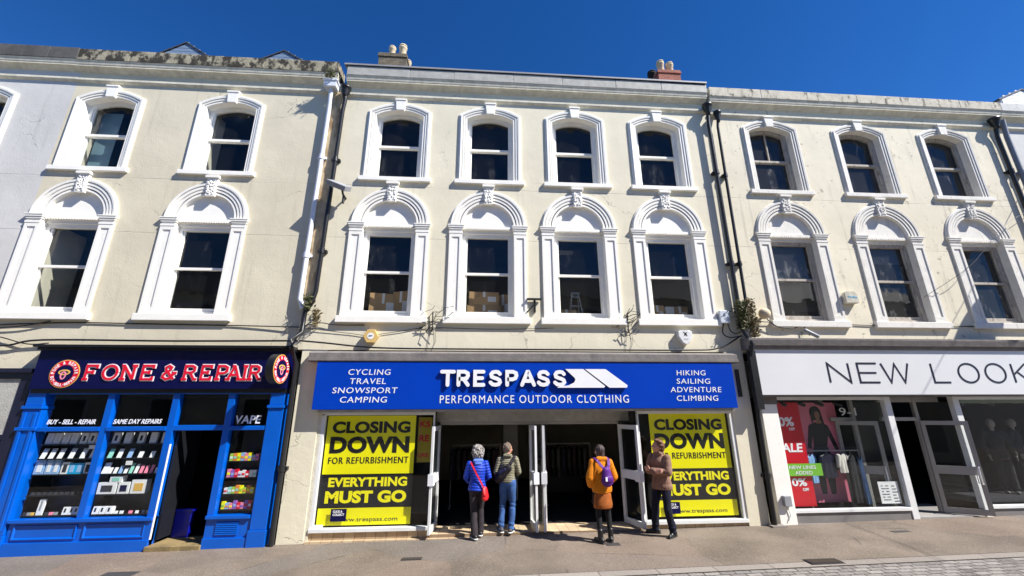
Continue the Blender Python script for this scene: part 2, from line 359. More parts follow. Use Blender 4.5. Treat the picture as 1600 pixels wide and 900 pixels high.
# ------------------------------------------------------------------ ground
def ground_mat(name, kind):
    m = bpy.data.materials.new(name); m.use_nodes = True; t = m.node_tree; b = t.nodes["Principled BSDF"]; b.inputs["Roughness"].default_value = 0.85
    b.inputs["Specular IOR Level"].default_value = 0.3
    P = nn(t, "ShaderNodeNewGeometry").outputs["Position"]
    if kind == 'tarmac':
        base = nn(t, "ShaderNodeMix", data_type='RGBA'); base.inputs[6].default_value = (*srgb(105, 94, 82), 1); base.inputs[7].default_value = (*srgb(134, 121, 107), 1)
        t.links.new(maprange(t, noise(t, P, 0.8, 6), 0.35, 0.65), base.inputs[0]); c = base.outputs[2]
        vo = nn(t, "ShaderNodeTexVoronoi"); vo.inputs["Scale"].default_value = 0.42; t.links.new(P, vo.inputs["Vector"])      # old repair patches
        sp = nn(t, "ShaderNodeSeparateColor"); t.links.new(vo.outputs[1], sp.inputs[0])
        c = mixcol(t, maprange(t, sp.outputs[0], 0.5, 0.51, 0, 0.4), c, srgb(112, 108, 104))
        c = mixcol(t, maprange(t, sp.outputs[1], 0.7, 0.72, 0, 0.35), c, srgb(140, 120, 104))
        c = mixcol(t, maprange(t, noise(t, P, 42, 6, None, 0.75), 0.52, 0.72, 0, 0.75), c, srgb(176, 168, 158))
        c = mixcol(t, maprange(t, noise(t, P, 36, 6, None, 0.75), 0.47, 0.3, 0, 0.8), c, srgb(64, 58, 52))
        c = mixcol(t, maprange(t, noise(t, P, 22, 2), 0.74, 0.76, 0, 0.5), c, srgb(205, 200, 195))                              # chewing gum
        c = mixcol(t, maprange(t, noise(t, P, 1.6, 7, (0.5, 2.2, 1)), 0.6, 0.75, 0, 0.35), c, srgb(84, 78, 72))
        ve = nn(t, "ShaderNodeTexVoronoi", feature='DISTANCE_TO_EDGE'); ve.inputs["Scale"].default_value = 0.42; t.links.new(P, ve.inputs["Vector"])
        c = mixcol(t, math2(t, 'MULTIPLY', maprange(t, ve.outputs[0], 0.010, 0.004), maprange(t, noise(t, P, 1.3, 3), 0.5, 0.6, 0, 0.4)), c, srgb(58, 53, 48))
        c = mixcol(t, maprange(t, noise(t, P, 9, 10, None, 0.75), 0.56, 0.7, 0, 0.5), c, srgb(96, 87, 78))
        h = noise(t, P, 60, 6, None, 0.7); st = 0.9
    elif kind == 'setts':
        wv = nn(t, "ShaderNodeVectorMath", operation='ADD'); nz = nn(t, "ShaderNodeTexNoise"); nz.inputs["Scale"].default_value = 3
        t.links.new(P, nz.inputs["Vector"]); sc = nn(t, "ShaderNodeVectorMath", operation='SCALE'); sc.inputs[3].default_value = 0.05; t.links.new(nz.outputs[1], sc.inputs[0]); t.links.new(P, wv.inputs[0]); t.links.new(sc.outputs[0], wv.inputs[1])
        br = nn(t, "ShaderNodeTexBrick"); br.inputs["Scale"].default_value = 1.0; br.inputs["Brick Width"].default_value = 0.24; br.inputs["Row Height"].default_value = 0.11
        br.inputs["Mortar Size"].default_value = 0.012; br.inputs["Mortar Smooth"].default_value = 0.4
        br.inputs["Color1"].default_value = (*srgb(150, 144, 138), 1); br.inputs["Color2"].default_value = (*srgb(112, 106, 102), 1); br.inputs["Mortar"].default_value = (*srgb(72, 66, 60), 1)
        t.links.new(wv.outputs[0], br.inputs["Vector"]); c = br.outputs[0]
        c = mixcol(t, maprange(t, noise(t, P, 30, 6), 0.5, 0.75, 0, 0.5), c, srgb(178, 172, 166))
        h = math2(t, 'SUBTRACT', math2(t, 'MULTIPLY', noise(t, P, 25, 5), 0.3), br.outputs[1]); st = 0.8
    elif kind == 'kerb':
        br = nn(t, "ShaderNodeTexBrick"); br.inputs["Scale"].default_value = 1; br.inputs["Brick Width"].default_value = 0.9; br.inputs["Row Height"].default_value = 3; br.inputs["Mortar Size"].default_value = 0.008
        br.inputs["Color1"].default_value = (*srgb(158, 150, 140), 1); br.inputs["Color2"].default_value = (*srgb(140, 132, 124), 1); br.inputs["Mortar"].default_value = (*srgb(96, 88, 80), 1)
        t.links.new(P, br.inputs["Vector"]); c = mixcol(t, maprange(t, noise(t, P, 40, 6), 0.45, 0.7, 0, 0.5), br.outputs[0], srgb(112, 104, 96)); h = noise(t, P, 60, 5); st = 0.4
    else:                                                   # 'tiles'
        br = nn(t, "ShaderNodeTexBrick"); br.offset = 0.0; br.inputs["Scale"].default_value = 1; br.inputs["Brick Width"].default_value = 0.2; br.inputs["Row Height"].default_value = 0.2; br.inputs["Mortar Size"].default_value = 0.006
        br.inputs["Color1"].default_value = (*srgb(206, 184, 150), 1); br.inputs["Color2"].default_value = (*srgb(190, 164, 130), 1); br.inputs["Mortar"].default_value = (*srgb(140, 120, 98), 1)
        mp = nn(t, "ShaderNodeMapping"); t.links.new(P, mp.inputs[0]); mp.inputs["Rotation"].default_value = (0, 0, 0) if kind == 'tiles' else (PI / 2, 0, 0)
        t.links.new(mp.outputs[0], br.inputs["Vector"]); c = mixcol(t, maprange(t, noise(t, P, 5, 8), 0.5, 0.75, 0, 0.45), br.outputs[0], srgb(128, 106, 82)); h = math2(t, 'SUBTRACT', math2(t, 'MULTIPLY', noise(t, P, 30, 3), 0.2), br.outputs[1]); st = 0.3
    t.links.new(c, b.inputs["Base Color"])
    bp = nn(t, "ShaderNodeBump"); bp.inputs["Strength"].default_value = st; bp.inputs["Distance"].default_value = 0.012
    t.links.new(h, bp.inputs["Height"]); t.links.new(bp.outputs[0], b.inputs["Normal"])
    return m
M['tarmac'] = ground_mat('brown_tarmac', 'tarmac'); M['setts'] = ground_mat('granite_setts', 'setts'); M['kerb'] = ground_mat('granite_kerb', 'kerb')
M['tiles'] = ground_mat('cream_floor_tiles', 'tiles'); M['walltiles'] = ground_mat('cream_wall_tiles', 'walltiles')
def sheet(name, x0, x1, y0, y1, dz, m, nx=1):
    mb = MB(); xs = [x0 + (x1 - x0) * i / nx for i in range(nx + 1)]
    for a, b in zip(xs, xs[1:]): mb.quad((a, y0, gz(a) + dz), (b, y0, gz(b) + dz), (b, y1, gz(b) + dz), (a, y1, gz(a) + dz))
    return tag(mb.build(name, m), kind='structure')
sheet('ground', -600, 600, -600, 600, -0.06, mat('street_earth', (0.1, 0.095, 0.09), 0.9))
sheet('road', -40, 40, -7.6, -2.22, -0.012, M['setts'])
sheet('kerb_strip', -40, 40, -2.22, -2.02, -0.004, M['kerb'])
sheet('pavement', -40, 40, -2.02, 0.3, 0.0, M['tarmac'])
sheet('far_pavement', -40, 40, -12.2, -7.6, 0.0, M['tarmac'])

# ------------------------------------------------------------------ terrace windows
UP_HW, UP_Z0, UP_SP, UP_RISE = 0.60, 7.88, 9.69, 0.17
LO_HW, LO_Z0, LO_SP = 0.62, 4.365, 6.63
def up_open(cx, hw=UP_HW, z0=UP_Z0, sp=UP_SP, rise=UP_RISE, n=10):
    R = (hw * hw + rise * rise) / (2 * rise); a = math.asin(hw / R)
    return [(cx + hw, z0)] + arc(cx, sp + rise - R, R, PI / 2 - a, PI / 2 + a, n) + [(cx - hw, z0)]
def lo_open(cx, hw=LO_HW, z0=LO_Z0, sp=LO_SP, n=18): return [(cx + hw, z0)] + arc(cx, sp, hw, 0, PI, n) + [(cx - hw, z0)]
def wall_mesh(x0, x1, z0, z1, holes, depth, y0=0.0):
    """facade sheet with openings, reveals and a back face"""
    mb = MB(); loops = [[(x0, z0), (x1, z0), (x1, z1), (x0, z1)]] + holes
    flat = [p for l in loops for p in l]
    tri = tessellate_polygon([[Vector((x, z, 0)) for x, z in l] for l in loops])
    mb.add([(x, y0, z) for x, z in flat], [tuple(t) for t in tri]); mb.add([(x, y0 + depth, z) for x, z in flat], [tuple(t) for t in tri])
    for l in loops:
        n = len(l); mb.add([(x, y0, z) for x, z in l] + [(x, y0 + depth, z) for x, z in l], [(i, (i + 1) % n, n + (i + 1) % n, n + i) for i in range(n)])
    return mb
SURF = [(0, 0.25), (0, -0.018), (0.038, -0.018), (0.04, -0.002), (0.055, -0.002), (0.057, -0.034), (0.092, -0.036), (0.094, -0.012), (0.11, -0.012), (0.112, -0.050), (0.158, -0.056), (0.162, -0.030), (0.20, -0.028), (0.20, 0.02)]
def upper_window(bld, cx, trim, gl, bar=False):
    org = Vector((cx, 0, UP_Z0)); path = up_open(cx); mb = MB(); mb.sweep(path, [(-o if False else o, y) for o, y in [(-p[0], p[1]) for p in SURF]])
    w = mb.build('window', trim, bld, org)
    MB().prism([(cx - 0.10, UP_SP + UP_RISE - 0.05), (cx + 0.10, UP_SP + UP_RISE - 0.05), (cx + 0.135, UP_SP + UP_RISE + 0.285), (cx - 0.135, UP_SP + UP_RISE + 0.285)], -0.085, 0.0).box(cx - 0.15, cx + 0.15, -0.10, 0, UP_SP + UP_RISE + 0.24, UP_SP + UP_RISE + 0.29).build('keystone', trim, w, org, 0.008)
    MB().extrude_x([(0.26, UP_Z0 - 0.10), (-0.075, UP_Z0 - 0.13), (-0.075, UP_Z0 - 0.02), (0.26, UP_Z0 + 0.012)], cx - 0.875, cx + 0.875).build('sill', trim, w, org, 0.008)
    s = MB(); fr = 0.085; s.sweep([(cx + UP_HW, UP_Z0)] + up_open(cx)[1:-1] + [(cx - UP_HW, UP_Z0)], [(0.0, 0.16), (fr, 0.16), (fr, 0.27), (0.0, 0.27)], closed=True)
    zr = 8.86; s.box(cx - UP_HW + fr, cx + UP_HW - fr, 0.165, 0.235, zr - 0.03, zr + 0.03); s.box(cx - UP_HW + fr, cx + UP_HW - fr, 0.2, 0.25, UP_Z0 + 0.075, UP_Z0 + 0.14)
    s.sweep(up_open(cx, UP_HW - fr, zr + 0.03), [(0, 0.18), (0.035, 0.18), (0.035, 0.22)]); s.sweep([(cx + UP_HW - fr, UP_Z0 + 0.1), (cx + UP_HW - fr, zr), (cx - UP_HW + fr, zr), (cx - UP_HW + fr, UP_Z0 + 0.1)], [(0, 0.2), (0.045, 0.2), (0.045, 0.25)])
    if bar: s.box(cx - 0.014, cx + 0.014, 0.18, 0.22, zr + 0.03, UP_SP + UP_RISE - fr)
    s.build('sash', M['sash_c'] if trim is M['trim_c'] else trim, w, org)
    p = MB(); p.add([(x, 0.232, z) for x, z in up_open(cx, UP_HW - fr + 0.01, UP_Z0 + 0.06, UP_SP - fr)], [tuple(range(13))]); p.build('pane', gl, w, org)
    return w
def lower_window(bld, cx, trim, gl):
    org = Vector((cx, 0, LO_Z0)); hw, sp = LO_HW, LO_SP; mb = MB()
    prof = [(0, 0.26), (0, -0.014), (-0.05, -0.014), (-0.052, 0.0), (-0.07, 0.0), (-0.072, -0.028), (-0.12, -0.03), (-0.122, -0.01), (-0.142, -0.01), (-0.144, -0.042), (-0.2, -0.044), (-0.202, -0.022), (-0.22, -0.022), (-0.222, -0.058), (-0.27, -0.062), (-0.28, -0.034), (-0.30, -0.03), (-0.30, 0.02)]
    mb.sweep(arc(cx, sp, hw, 0, PI, 28), prof)
    for sgn in (-1, 1):
        a, b = sorted((cx + sgn * hw, cx + sgn * (hw + 0.30))); c = sp - 0.22
        mb.box(a, b, -0.022, 0.27, LO_Z0, c)
        mb.box(a + 0.001, a + 0.06, -0.042, -0.021, LO_Z0 + 0.001, c - 0.001); mb.box(b - 0.06, b - 0.001, -0.042, -0.021, LO_Z0 + 0.001, c - 0.001)
        mb.box(a + 0.06, b - 0.06, -0.042, -0.021, c - 0.09, c - 0.001); mb.box(a + 0.06, b - 0.06, -0.042, -0.021, LO_Z0 + 0.001, LO_Z0 + 0.14)
        mb.box(a - 0.008, b + 0.008, -0.05, 0.268, c, c + 0.05); mb.box(a + 0.004, b - 0.004, -0.034, 0.267, c + 0.05, c + 0.105)
        mb.box(a - 0.016, b + 0.016, -0.055, 0.266, c + 0.105, c + 0.15); mb.box(a - 0.034, b + 0.034, -0.070, 0.265, c + 0.15, c + 0.195); mb.box(a - 0.046, b + 0.046, -0.080, 0.264, c + 0.195, c + 0.22)
    w = mb.build('window', trim, bld, org)
    k = MB(); k.prism([(cx - 0.095, sp + hw - 0.06), (cx + 0.095, sp + hw - 0.06), (cx + 0.125, sp + hw + 0.40), (cx - 0.125, sp + hw + 0.40)], -0.075, 0.0); k.box(cx - 0.15, cx + 0.15, -0.115, 0, sp + hw + 0.40, sp + hw + 0.455)
    rnd = random.Random(int(cx * 100))
    for i in range(46):                                       # carved vermiculation
        u, v = rnd.uniform(-0.085, 0.085), rnd.uniform(-0.02, 0.37); k.ball((cx + u, -0.077, sp + hw + v), (rnd.uniform(0.012, 0.024), 0.016, rnd.uniform(0.012, 0.03)), None, 6, 4)
    k.build('keystone', trim, w, org)
    MB().box(cx - 0.99, cx + 0.99, -0.085, 0.27, LO_Z0 - 0.15, LO_Z0 - 0.001).build('sill', trim, w, org, 0.01)
    l = MB(); l.add([(x, 0.075, z) for x, z in arc(cx, sp, hw, 0, PI, 24)], [tuple(range(25))]); l.box(cx - hw, cx + hw, 0.03, 0.26, sp - 0.05, sp); l.box(cx - hw, cx + hw, 0.05, 0.26, sp - 0.09, sp - 0.05); l.box(cx - hw, cx + hw, 0.09, 0.26, sp - 0.17, sp - 0.09)
    for i in range(22): l.box(cx - hw + 0.01 + i * 0.0558, cx - hw + 0.043 + i * 0.0558, 0.012, 0.05, sp - 0.088, sp - 0.052)
    l.build('lunette', trim, w, org)
    s = MB(); fr = 0.085; z1 = sp - 0.17; s.sweep([(cx + hw, LO_Z0), (cx + hw, z1), (cx - hw, z1), (cx - hw, LO_Z0)], [(0, 0.13), (fr, 0.13), (fr, 0.24), (0, 0.24)], closed=True)
    zr = 5.45; s.box(cx - hw + fr, cx + hw - fr, 0.14, 0.2, zr - 0.028, zr + 0.028); s.box(cx - hw + fr, cx + hw - fr, 0.17, 0.225, LO_Z0 + 0.08, LO_Z0 + 0.17)
    for sg in (-1, 1):
        a, b = sorted((cx + sg * (hw - fr), cx + sg * (hw - fr - 0.045))); s.box(a, b, 0.15, 0.2, zr + 0.028, z1 - fr + 0.01); s.box(a, b, 0.172, 0.224, LO_Z0 + 0.1, zr - 0.01)
    s.build('sash', M['sash_c'] if trim is M['trim_c'] else trim, w, org)
    MB().quad((cx - hw + 0.05, 0.195, LO_Z0 + 0.05), (cx + hw - 0.05, 0.195, LO_Z0 + 0.05), (cx + hw - 0.05, 0.195, z1 - 0.03), (cx - hw + 0.05, 0.195, z1 - 0.03)).build('pane', gl, w, org)
    return w

def room(mb, x0, x1, y0, y1, z0, z1):
    mb.quad((x0, y1, z0), (x1, y1, z0), (x1, y1, z1), (x0, y1, z1)); mb.quad((x0, y0, z0), (x0, y1, z0), (x0, y1, z1), (x0, y0, z1)); mb.quad((x1, y0, z0), (x1, y1, z0), (x1, y1, z1), (x1, y0, z1))
    mb.quad((x0, y0, z0), (x1, y0, z0), (x1, y1, z0), (x0, y1, z0)); mb.quad((x0, y0, z1), (x1, y0, z1), (x1, y1, z1), (x0, y1, z1))

def terrace(x0, x1, ups, los, wallm, trim, gl, label, copm, cop_top=10.92, ledge_m=None, front=3.62, bars=(), dz=0.0, cx0=None, cx1=None):
    b = thing('terraced_building', ((x0 + x1) / 2, 0, 0), label, 'building', 'terraced buildings along the shopping street')
    holes = [up_open(c, UP_HW + 0.04, UP_Z0 - 0.05, UP_SP, UP_RISE + 0.04) for c in ups] + [lo_open(c, LO_HW + 0.04, LO_Z0 - 0.05) for c in los]
    wall_mesh(x0, x1, front, 10.6 + dz, holes, 0.34).build('wall', wallm, b)
    for i, c in enumerate(ups): upper_window(b, c, trim, gl, i in bars)
    for c in los: lower_window(b, c, trim, gl)
    c0 = x0 if cx0 is None else cx0; c1 = x1 if cx1 is None else cx1
    # bead, cove, ledge, coping
    H = lambda p: [(y, z + dz) for y, z in p]
    c = MB(); c.extrude_x(H([(0.0, 10.20), (-0.03, 10.21), (-0.065, 10.245), (-0.065, 10.30), (-0.03, 10.325), (0.0, 10.33)]), c0, c1)
    c.extrude_x(H([(0.0, 10.50), (-0.04, 10.52), (-0.09, 10.56), (-0.13, 10.585), (-0.155, 10.585), (-0.155, 10.625), (-0.165, 10.63), (-0.18, 10.70), (-0.20, 10.73), (0.0, 10.73)]), c0, c1)
    c.build('cornice', ledge_m or M['cornice'], b)
    k = MB(); rnd = random.Random(int(x0 * 10)); x = c0
    while x < c1 - 0.01:                                       # coping laid as stones, each a hair out of line
        e = min(c1, x + rnd.uniform(1.1, 1.9)); e = c1 if c1 - e < 0.5 else e; j = rnd.uniform(-0.006, 0.006)
        k.box(x + 0.002, e - 0.002, -0.205 + j * 0.6, 0.30, 10.733 + dz, cop_top + dz + rnd.uniform(-0.012, 0.012)); x = e
    k.build('coping', copm, b, None, 0.012)
    r = MB(); r.quad((x0, 0.3, 10.5), (x1, 0.3, 10.5), (x1, 4.4, 12.7), (x0, 4.4, 12.7)); r.quad((x0, 4.4, 12.7), (x1, 4.4, 12.7), (x1, 8.6, 10.4), (x0, 8.6, 10.4)); r.build('roof', M['slate'], b)
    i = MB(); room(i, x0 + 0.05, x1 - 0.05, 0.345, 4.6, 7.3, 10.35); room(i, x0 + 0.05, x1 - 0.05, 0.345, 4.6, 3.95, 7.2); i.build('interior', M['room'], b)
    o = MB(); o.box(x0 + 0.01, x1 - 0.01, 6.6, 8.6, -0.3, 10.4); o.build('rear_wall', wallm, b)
    return b
XA, XB, XC, XD = -10.2, -3.86, 6.14, 14.95
bN = terrace(-19.0, XA, (-12.2, -15.1), (-12.2, -15.1), M['wall_w'], M['trim'], M['glass'], 'white painted end of the terrace with a dark stone coping at the left edge', M['coping_dark'], 11.07, dz=0.06)
bA = terrace(XA, XB, (-9.27, -6.40), (-9.27, -6.42), M['wall_a'], M['trim'], M['glass'], 'beige terraced house with black stained coping above the blue phone shop', M['coping_a'], 11.07, dz=0.05)
bB = terrace(XB, XC, (-2.22, 0.11, 2.35, 4.61), (-2.24, 0.09, 2.31, 4.57), M['wall_b'], M['trim'], M['glass'], 'cream four bay terraced house with grey gutter box above the blue clothing sign', M['coping_b'], 11.01, cx0=XB + 0.22, cx1=XC - 0.06)
bC = terrace(XC, XD, (7.80, 10.42, 13.0), (7.80, 10.42, 13.02), M['wall_c'], M['trim_c'], M['glass_c'], 'pocked cream terraced house with grubby windows above the white fashion shop sign', M['coping_c'], 11.02, bars=(0,), dz=-0.09)
bD = terrace(XD, 24.0, (17.2, 20.2), (17.2, 20.2), M['wall_w'], M['trim'], M['glass'], 'bright white terraced house cut off by the right edge', M['wall_w'], 11.02, dz=-0.1)
# the strip of capping over B's gutter box
MB().box(XB + 0.15, XC - 0.05, -0.235, 0.3, 11.03, 11.075).build('capping', M['lead'], bB)
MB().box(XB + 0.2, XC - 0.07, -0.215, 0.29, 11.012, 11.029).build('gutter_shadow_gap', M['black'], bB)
# raw strip of render between the two downpipes
MB().box(-3.98, -3.72, -0.03, 0.0, 4.75, 10.35).build('bare_joint', M['rust'], bB)
# paint of the left neighbour carried to its own edge is the white building itself

def dormer(bld, cx, hw, zb, za, y, m):
    d = MB(); d.prism([(cx - hw, 11.2), (cx + hw, 11.2), (cx + hw, zb), (cx, za), (cx - hw, zb)], y, y + 3)
    for i in range(7):
        z = zb - 0.35 + i * 0.13; h = hw * 0.96 if z < zb else hw * max(0, (za - z) / (za - zb)) * 0.96
        if h > 0.05: d.box(cx - h, cx + h, y - 0.018, y - 0.001, z, z + 0.115)
    o = d.build('dormer', m, bld)
    r = MB(); r.sweep([(cx + hw + 0.10, zb - 0.07), (cx, za + 0.01), (cx - hw - 0.10, zb - 0.07)], [(-0.012, y - 0.05), (-0.05, y - 0.05), (-0.05, y + 3), (-0.012, y + 3)]); r.build('gable_roof', M['slate'], o)
dormer(bA, -9.62, 0.72, 13.19, 13.66, 2.0, M['clad']); dormer(bA, -6.58, 0.68, 13.17, 13.55, 2.0, M['clad']); dormer(bD, 19.75, 1.0, 13.2, 13.62, 2.0, M['clad_w'])
def brick(name, c1, c2, mo):
    m = bpy.data.materials.new(name); m.use_nodes = True; t = m.node_tree; b = t.nodes["Principled BSDF"]; b.inputs["Roughness"].default_value = 0.9
    tc = nn(t, "ShaderNodeTexCoord"); mp = nn(t, "ShaderNodeMapping"); mp.inputs["Rotation"].default_value = (PI / 2, 0, 0); t.links.new(tc.outputs["Object"], mp.inputs[0])
    br = nn(t, "ShaderNodeTexBrick"); br.inputs["Scale"].default_value = 1; br.inputs["Brick Width"].default_value = 0.225; br.inputs["Row Height"].default_value = 0.075; br.inputs["Mortar Size"].default_value = 0.008
    br.inputs["Color1"].default_value = (*c1, 1); br.inputs["Color2"].default_value = (*c2, 1); br.inputs["Mortar"].default_value = (*mo, 1)
    t.links.new(mp.outputs[0], br.inputs["Vector"]); P = nn(t, "ShaderNodeNewGeometry").outputs["Position"]
    t.links.new(mixcol(t, maprange(t, noise(t, P, 5, 8), 0.5, 0.7, 0, 0.6), br.outputs[0], tuple(c * 0.5 for c in c2)), b.inputs["Base Color"]); return m
M['brick_r'] = brick('red_brick', srgb(176, 92, 72), srgb(150, 76, 60), srgb(150, 130, 112)); M['brick_s'] = brick('sooty_stone', srgb(128, 116, 96), srgb(98, 90, 76), srgb(90, 84, 70))
def chimney(bld, x0, x1, y0, y1, top, m, pots, pm):
    c = MB(); c.box(x0, x1, y0, y1, 11, top - 0.16); c.box(x0 - 0.03, x1 + 0.03, y0 - 0.03, y1 + 0.03, top - 0.16, top - 0.08); c.box(x0 - 0.01, x1 + 0.01, y0 - 0.01, y1 + 0.01, top - 0.08, top)
    o = c.build('chimney', m, bld)
    for (x, y, r, h, k) in pots:
        MB().lathe([(r * 0.92, -0.02), (r * 0.95, 0.0), (r * 0.84, h * 0.72), (r * 1.02, h * 0.76), (r * 1.02, h * 0.84), (r * 0.86, h * 0.86), (r * 0.86, h * 0.92), (r * 1.0, h * 0.93), (r * 0.95, h), (r * 0.7, h), (r * 0.66, h * 0.4)], (x, y, top), 20).build('chimney_pot', M['soot'] if k else pm, o)
chimney(bB, -3.74, -2.80, 2.5, 6.2, 14.28, M['brick_s'], [(-3.36, 2.72, 0.125, 0.46, 0), (-3.0, 2.75, 0.14, 0.58, 0), (-2.92, 3.3, 0.13, 0.46, 0), (-2.9, 3.9, 0.13, 0.46, 0), (-2.9, 4.5, 0.13, 0.45, 0), (-3.36, 3.6, 0.13, 0.4, 0)], M['pot'])
chimney(bB, 6.46, 7.32, 3.0, 6.0, 14.72, M['brick_r'], [(6.68, 3.2, 0.145, 0.54, 0), (7.05, 3.22, 0.145, 0.50, 0), (6.58, 3.75, 0.17, 0.58, 1)], M['pot'])

# ------------------------------------------------------------------ piers of wall between the shops
MB().box(-3.84, -3.34, -0.02, 0.34, -0.25, 3.62).build('pier', M['wall_b'], bB); MB().box(5.53, 5.98, -0.02, 0.34, -0.1, 3.62).build('pier', M['wall_b'], bB)
MB().box(-3.34, -3.27, -0.004, 0.30, -0.1, 2.37).build('reveal_strip', M['cornice'], bB)
MB().box(-19.0, -8.98, 0.0, 0.3, 3.2, 3.62).build('lower_wall', M['wall_a'], bN)
MB().box(14.72, 24, 0.0, 0.34, -0.2, 3.62).build('lower_wall', M['wall_w'], bD)

# ------------------------------------------------------------------ far side of the street (mirrored in the panes)
bO = thing('terraced_building', (0, -13.5, 0), 'terraced building on the far side of the street behind the viewpoint', 'building')
o = MB(); o.box(-26, 26, -20, -12.2, -0.3, 8.3); o.build('wall', M['wall_a'], bO)
o = MB(); o.extrude_x([(-12.0, 8.3), (-16, 10.8), (-20, 8.3)], -26.2, 26.2); rO = o.build('roof', M['slate'], bO)
for i in range(12):
    for z in (0.4, 3.6, 6.0):
        x = -24 + i * 4.2; q = MB(); q.box(x, x + 1.5, -12.2, -12.14, z, z + (2.6 if z < 1 else 1.7)); f = q.build('window', M['offwhite'], bO); MB().box(x + 0.1, x + 1.4, -12.14, -12.12, z + 0.1, z + (2.5 if z < 1 else 1.6)).build('pane', M['posterblack'], f)

# ------------------------------------------------------------------ shop interiors
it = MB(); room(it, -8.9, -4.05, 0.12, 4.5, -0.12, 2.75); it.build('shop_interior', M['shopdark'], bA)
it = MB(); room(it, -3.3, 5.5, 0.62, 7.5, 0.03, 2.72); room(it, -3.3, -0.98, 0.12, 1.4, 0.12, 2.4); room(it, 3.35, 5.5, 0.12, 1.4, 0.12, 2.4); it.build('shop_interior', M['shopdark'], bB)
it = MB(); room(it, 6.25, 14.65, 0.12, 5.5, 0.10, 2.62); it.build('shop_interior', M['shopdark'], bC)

# ------------------------------------------------------------------ blue phone shop
sA = thing('shopfront', (-6.5, 0, gz(-6.5)), 'bright blue timber shopfront with panelled stall riser and open doorway', 'shopfront')
BP = M['bluepaint']; f = MB(); yb = -0.10
def post(mb, x0, x1, z0, z1, y=yb, d=0.12): mb.box(x0, x1, y, y + d, z0, z1)
# outer pilasters
for (a, b) in ((-8.93, -8.55), (-4.33, -3.99)):
    f.box(a, b, -0.14, 0.1, -0.16, 0.22); f.box(a + 0.02, b - 0.02, -0.12, 0.1, 0.22, 2.42); f.box(a, b, -0.15, 0.1, 2.42, 2.48); f.box(a + 0.03, b - 0.03, -0.12, 0.1, 2.48, 2.80)
    if a < -8: f.box(a + 0.06, a + 0.12, -0.14, -0.12, 0.3, 2.36); f.box(b - 0.12, b - 0.06, -0.14, -0.12, 0.3, 2.36); f.box(a, b, -0.15, 0.1, 2.02, 2.08)
post(f, -7.43, -7.30, 0.46, 2.78); post(f, -6.20, -6.07, 0.05, 2.78); post(f, -5.13, -5.00, 0.46, 2.78)
for (a, b) in ((-8.55, -7.43), (-7.30, -6.20), (-5.0, -4.33)): f.box(a, b, yb - 0.02, 0.03, 2.0, 2.08)
f.box(-6.07, -5.13, yb, 0.02, 2.0, 2.10); f.box(-8.55, -4.33, -0.095, 0.05, 2.70, 2.80)
f.build('frame', BP, sA, None, 0.008)
for (a, b) in ((-8.55, -6.07), (-5.13, -4.33)):
    r = MB(); r.box(a, b, -0.085, 0.08, -0.2, 0.46); r.box(a, b, -0.14, 0.05, 0.42, 0.48); r.box(a, b, -0.12, 0.0, -0.2, 0.10)
    cuts = [(a + 0.1, (a + b) / 2 - 0.06), ((a + b) / 2 + 0.06, b - 0.12)] if b - a > 1 else []
    for (p, q) in cuts: r.sweep([(q, 0.14), (q, 0.38), (p, 0.38), (p, 0.14)], [(0, -0.085), (0, -0.108), (0.02, -0.108), (0.035, -0.085)], closed=True)
    rr = r.build('stall_riser', BP, sA, None, 0.006)
    if not cuts:
        v = MB()
        for i in range(7): v.extrude_x([(-0.086, 0.16 + i * 0.032), (-0.106, 0.15 + i * 0.032), (-0.106, 0.165 + i * 0.032), (-0.086, 0.182 + i * 0.032)], a + 0.2, b - 0.2)
        v.build('air_vent', BP, rr)
for (a, b) in ((-8.55, -7.43), (-7.30, -6.20), (-5.0, -4.33)):
    MB().quad((a, -0.02, 0.48), (b, -0.02, 0.48), (b, -0.02, 2.0), (a, -0.02, 2.0)).build('window_pane', M['shopglass'], sA)
    MB().quad((a, -0.02, 2.08), (b, -0.02, 2.08), (b, -0.02, 2.70), (a, -0.02, 2.70)).build('transom_pane', M['shopglass'], sA)
MB().quad((-6.07, -0.02, 2.10), (-5.13, -0.02, 2.10), (-5.13, -0.02, 2.70), (-6.07, -0.02, 2.70)).build('transom_pane', M['shopglass'], sA)
for w, a, b, c, d, e in (("BUY - SELL - REPAIR", -8.49, -7.60, 2.13, 2.22, 0.25), ("SAME DAY REPAIRS", -7.27, -6.36, 2.13, 2.22, 0.25), ("VAPE", -4.96, -4.46, 2.12, 2.28, 0.1)): MB().text(w, a, b, c, d, -0.03, 0.004, 0.022, e, 1.04).build('lettering', M['white'], sA)
d = MB(); d.box(-6.05, -6.01, 0.02, 0.72, 0.06, 2.0); dd = d.build('door', M['screen'], sA)      # leaf folded inwards
MB().box(-6.02, -5.70, 0.40, 0.46, -0.05, 0.48).box(-6.05, -5.66, 0.38, 0.48, 0.46, 0.50).build('panel', M['bluedark'], dd)
MB().box(-6.069, -6.055, -0.102, -0.07, 0.1, 1.75).build('edge_strip', M['white'], dd)
MB().box(-6.09, -5.12, -0.16, 0.5, -0.20, 0.0).build('doorstep', weathered('worn_stone_step', srgb(150, 130, 90), (0.1, 0.08, 0.05), 0.5), sA, None, 0.01)
for (a, b, zs) in ((-8.5, -7.45, (0.52, 0.86, 1.22, 1.50, 1.76)), (-7.28, -6.22, (0.52, 0.86, 1.22, 1.50, 1.76)), (-4.98, -4.36, (0.56, 0.83, 1.12, 1.42))):
    for z in zs: MB().box(a, b, 0.0, 0.36, z - 0.02, z).build('display_shelf', M['posterblack'], sA)
    MB().box(a, b, 0.42, 0.44, 0.45, 2.0).build('display_back', M['posterblack'], sA)
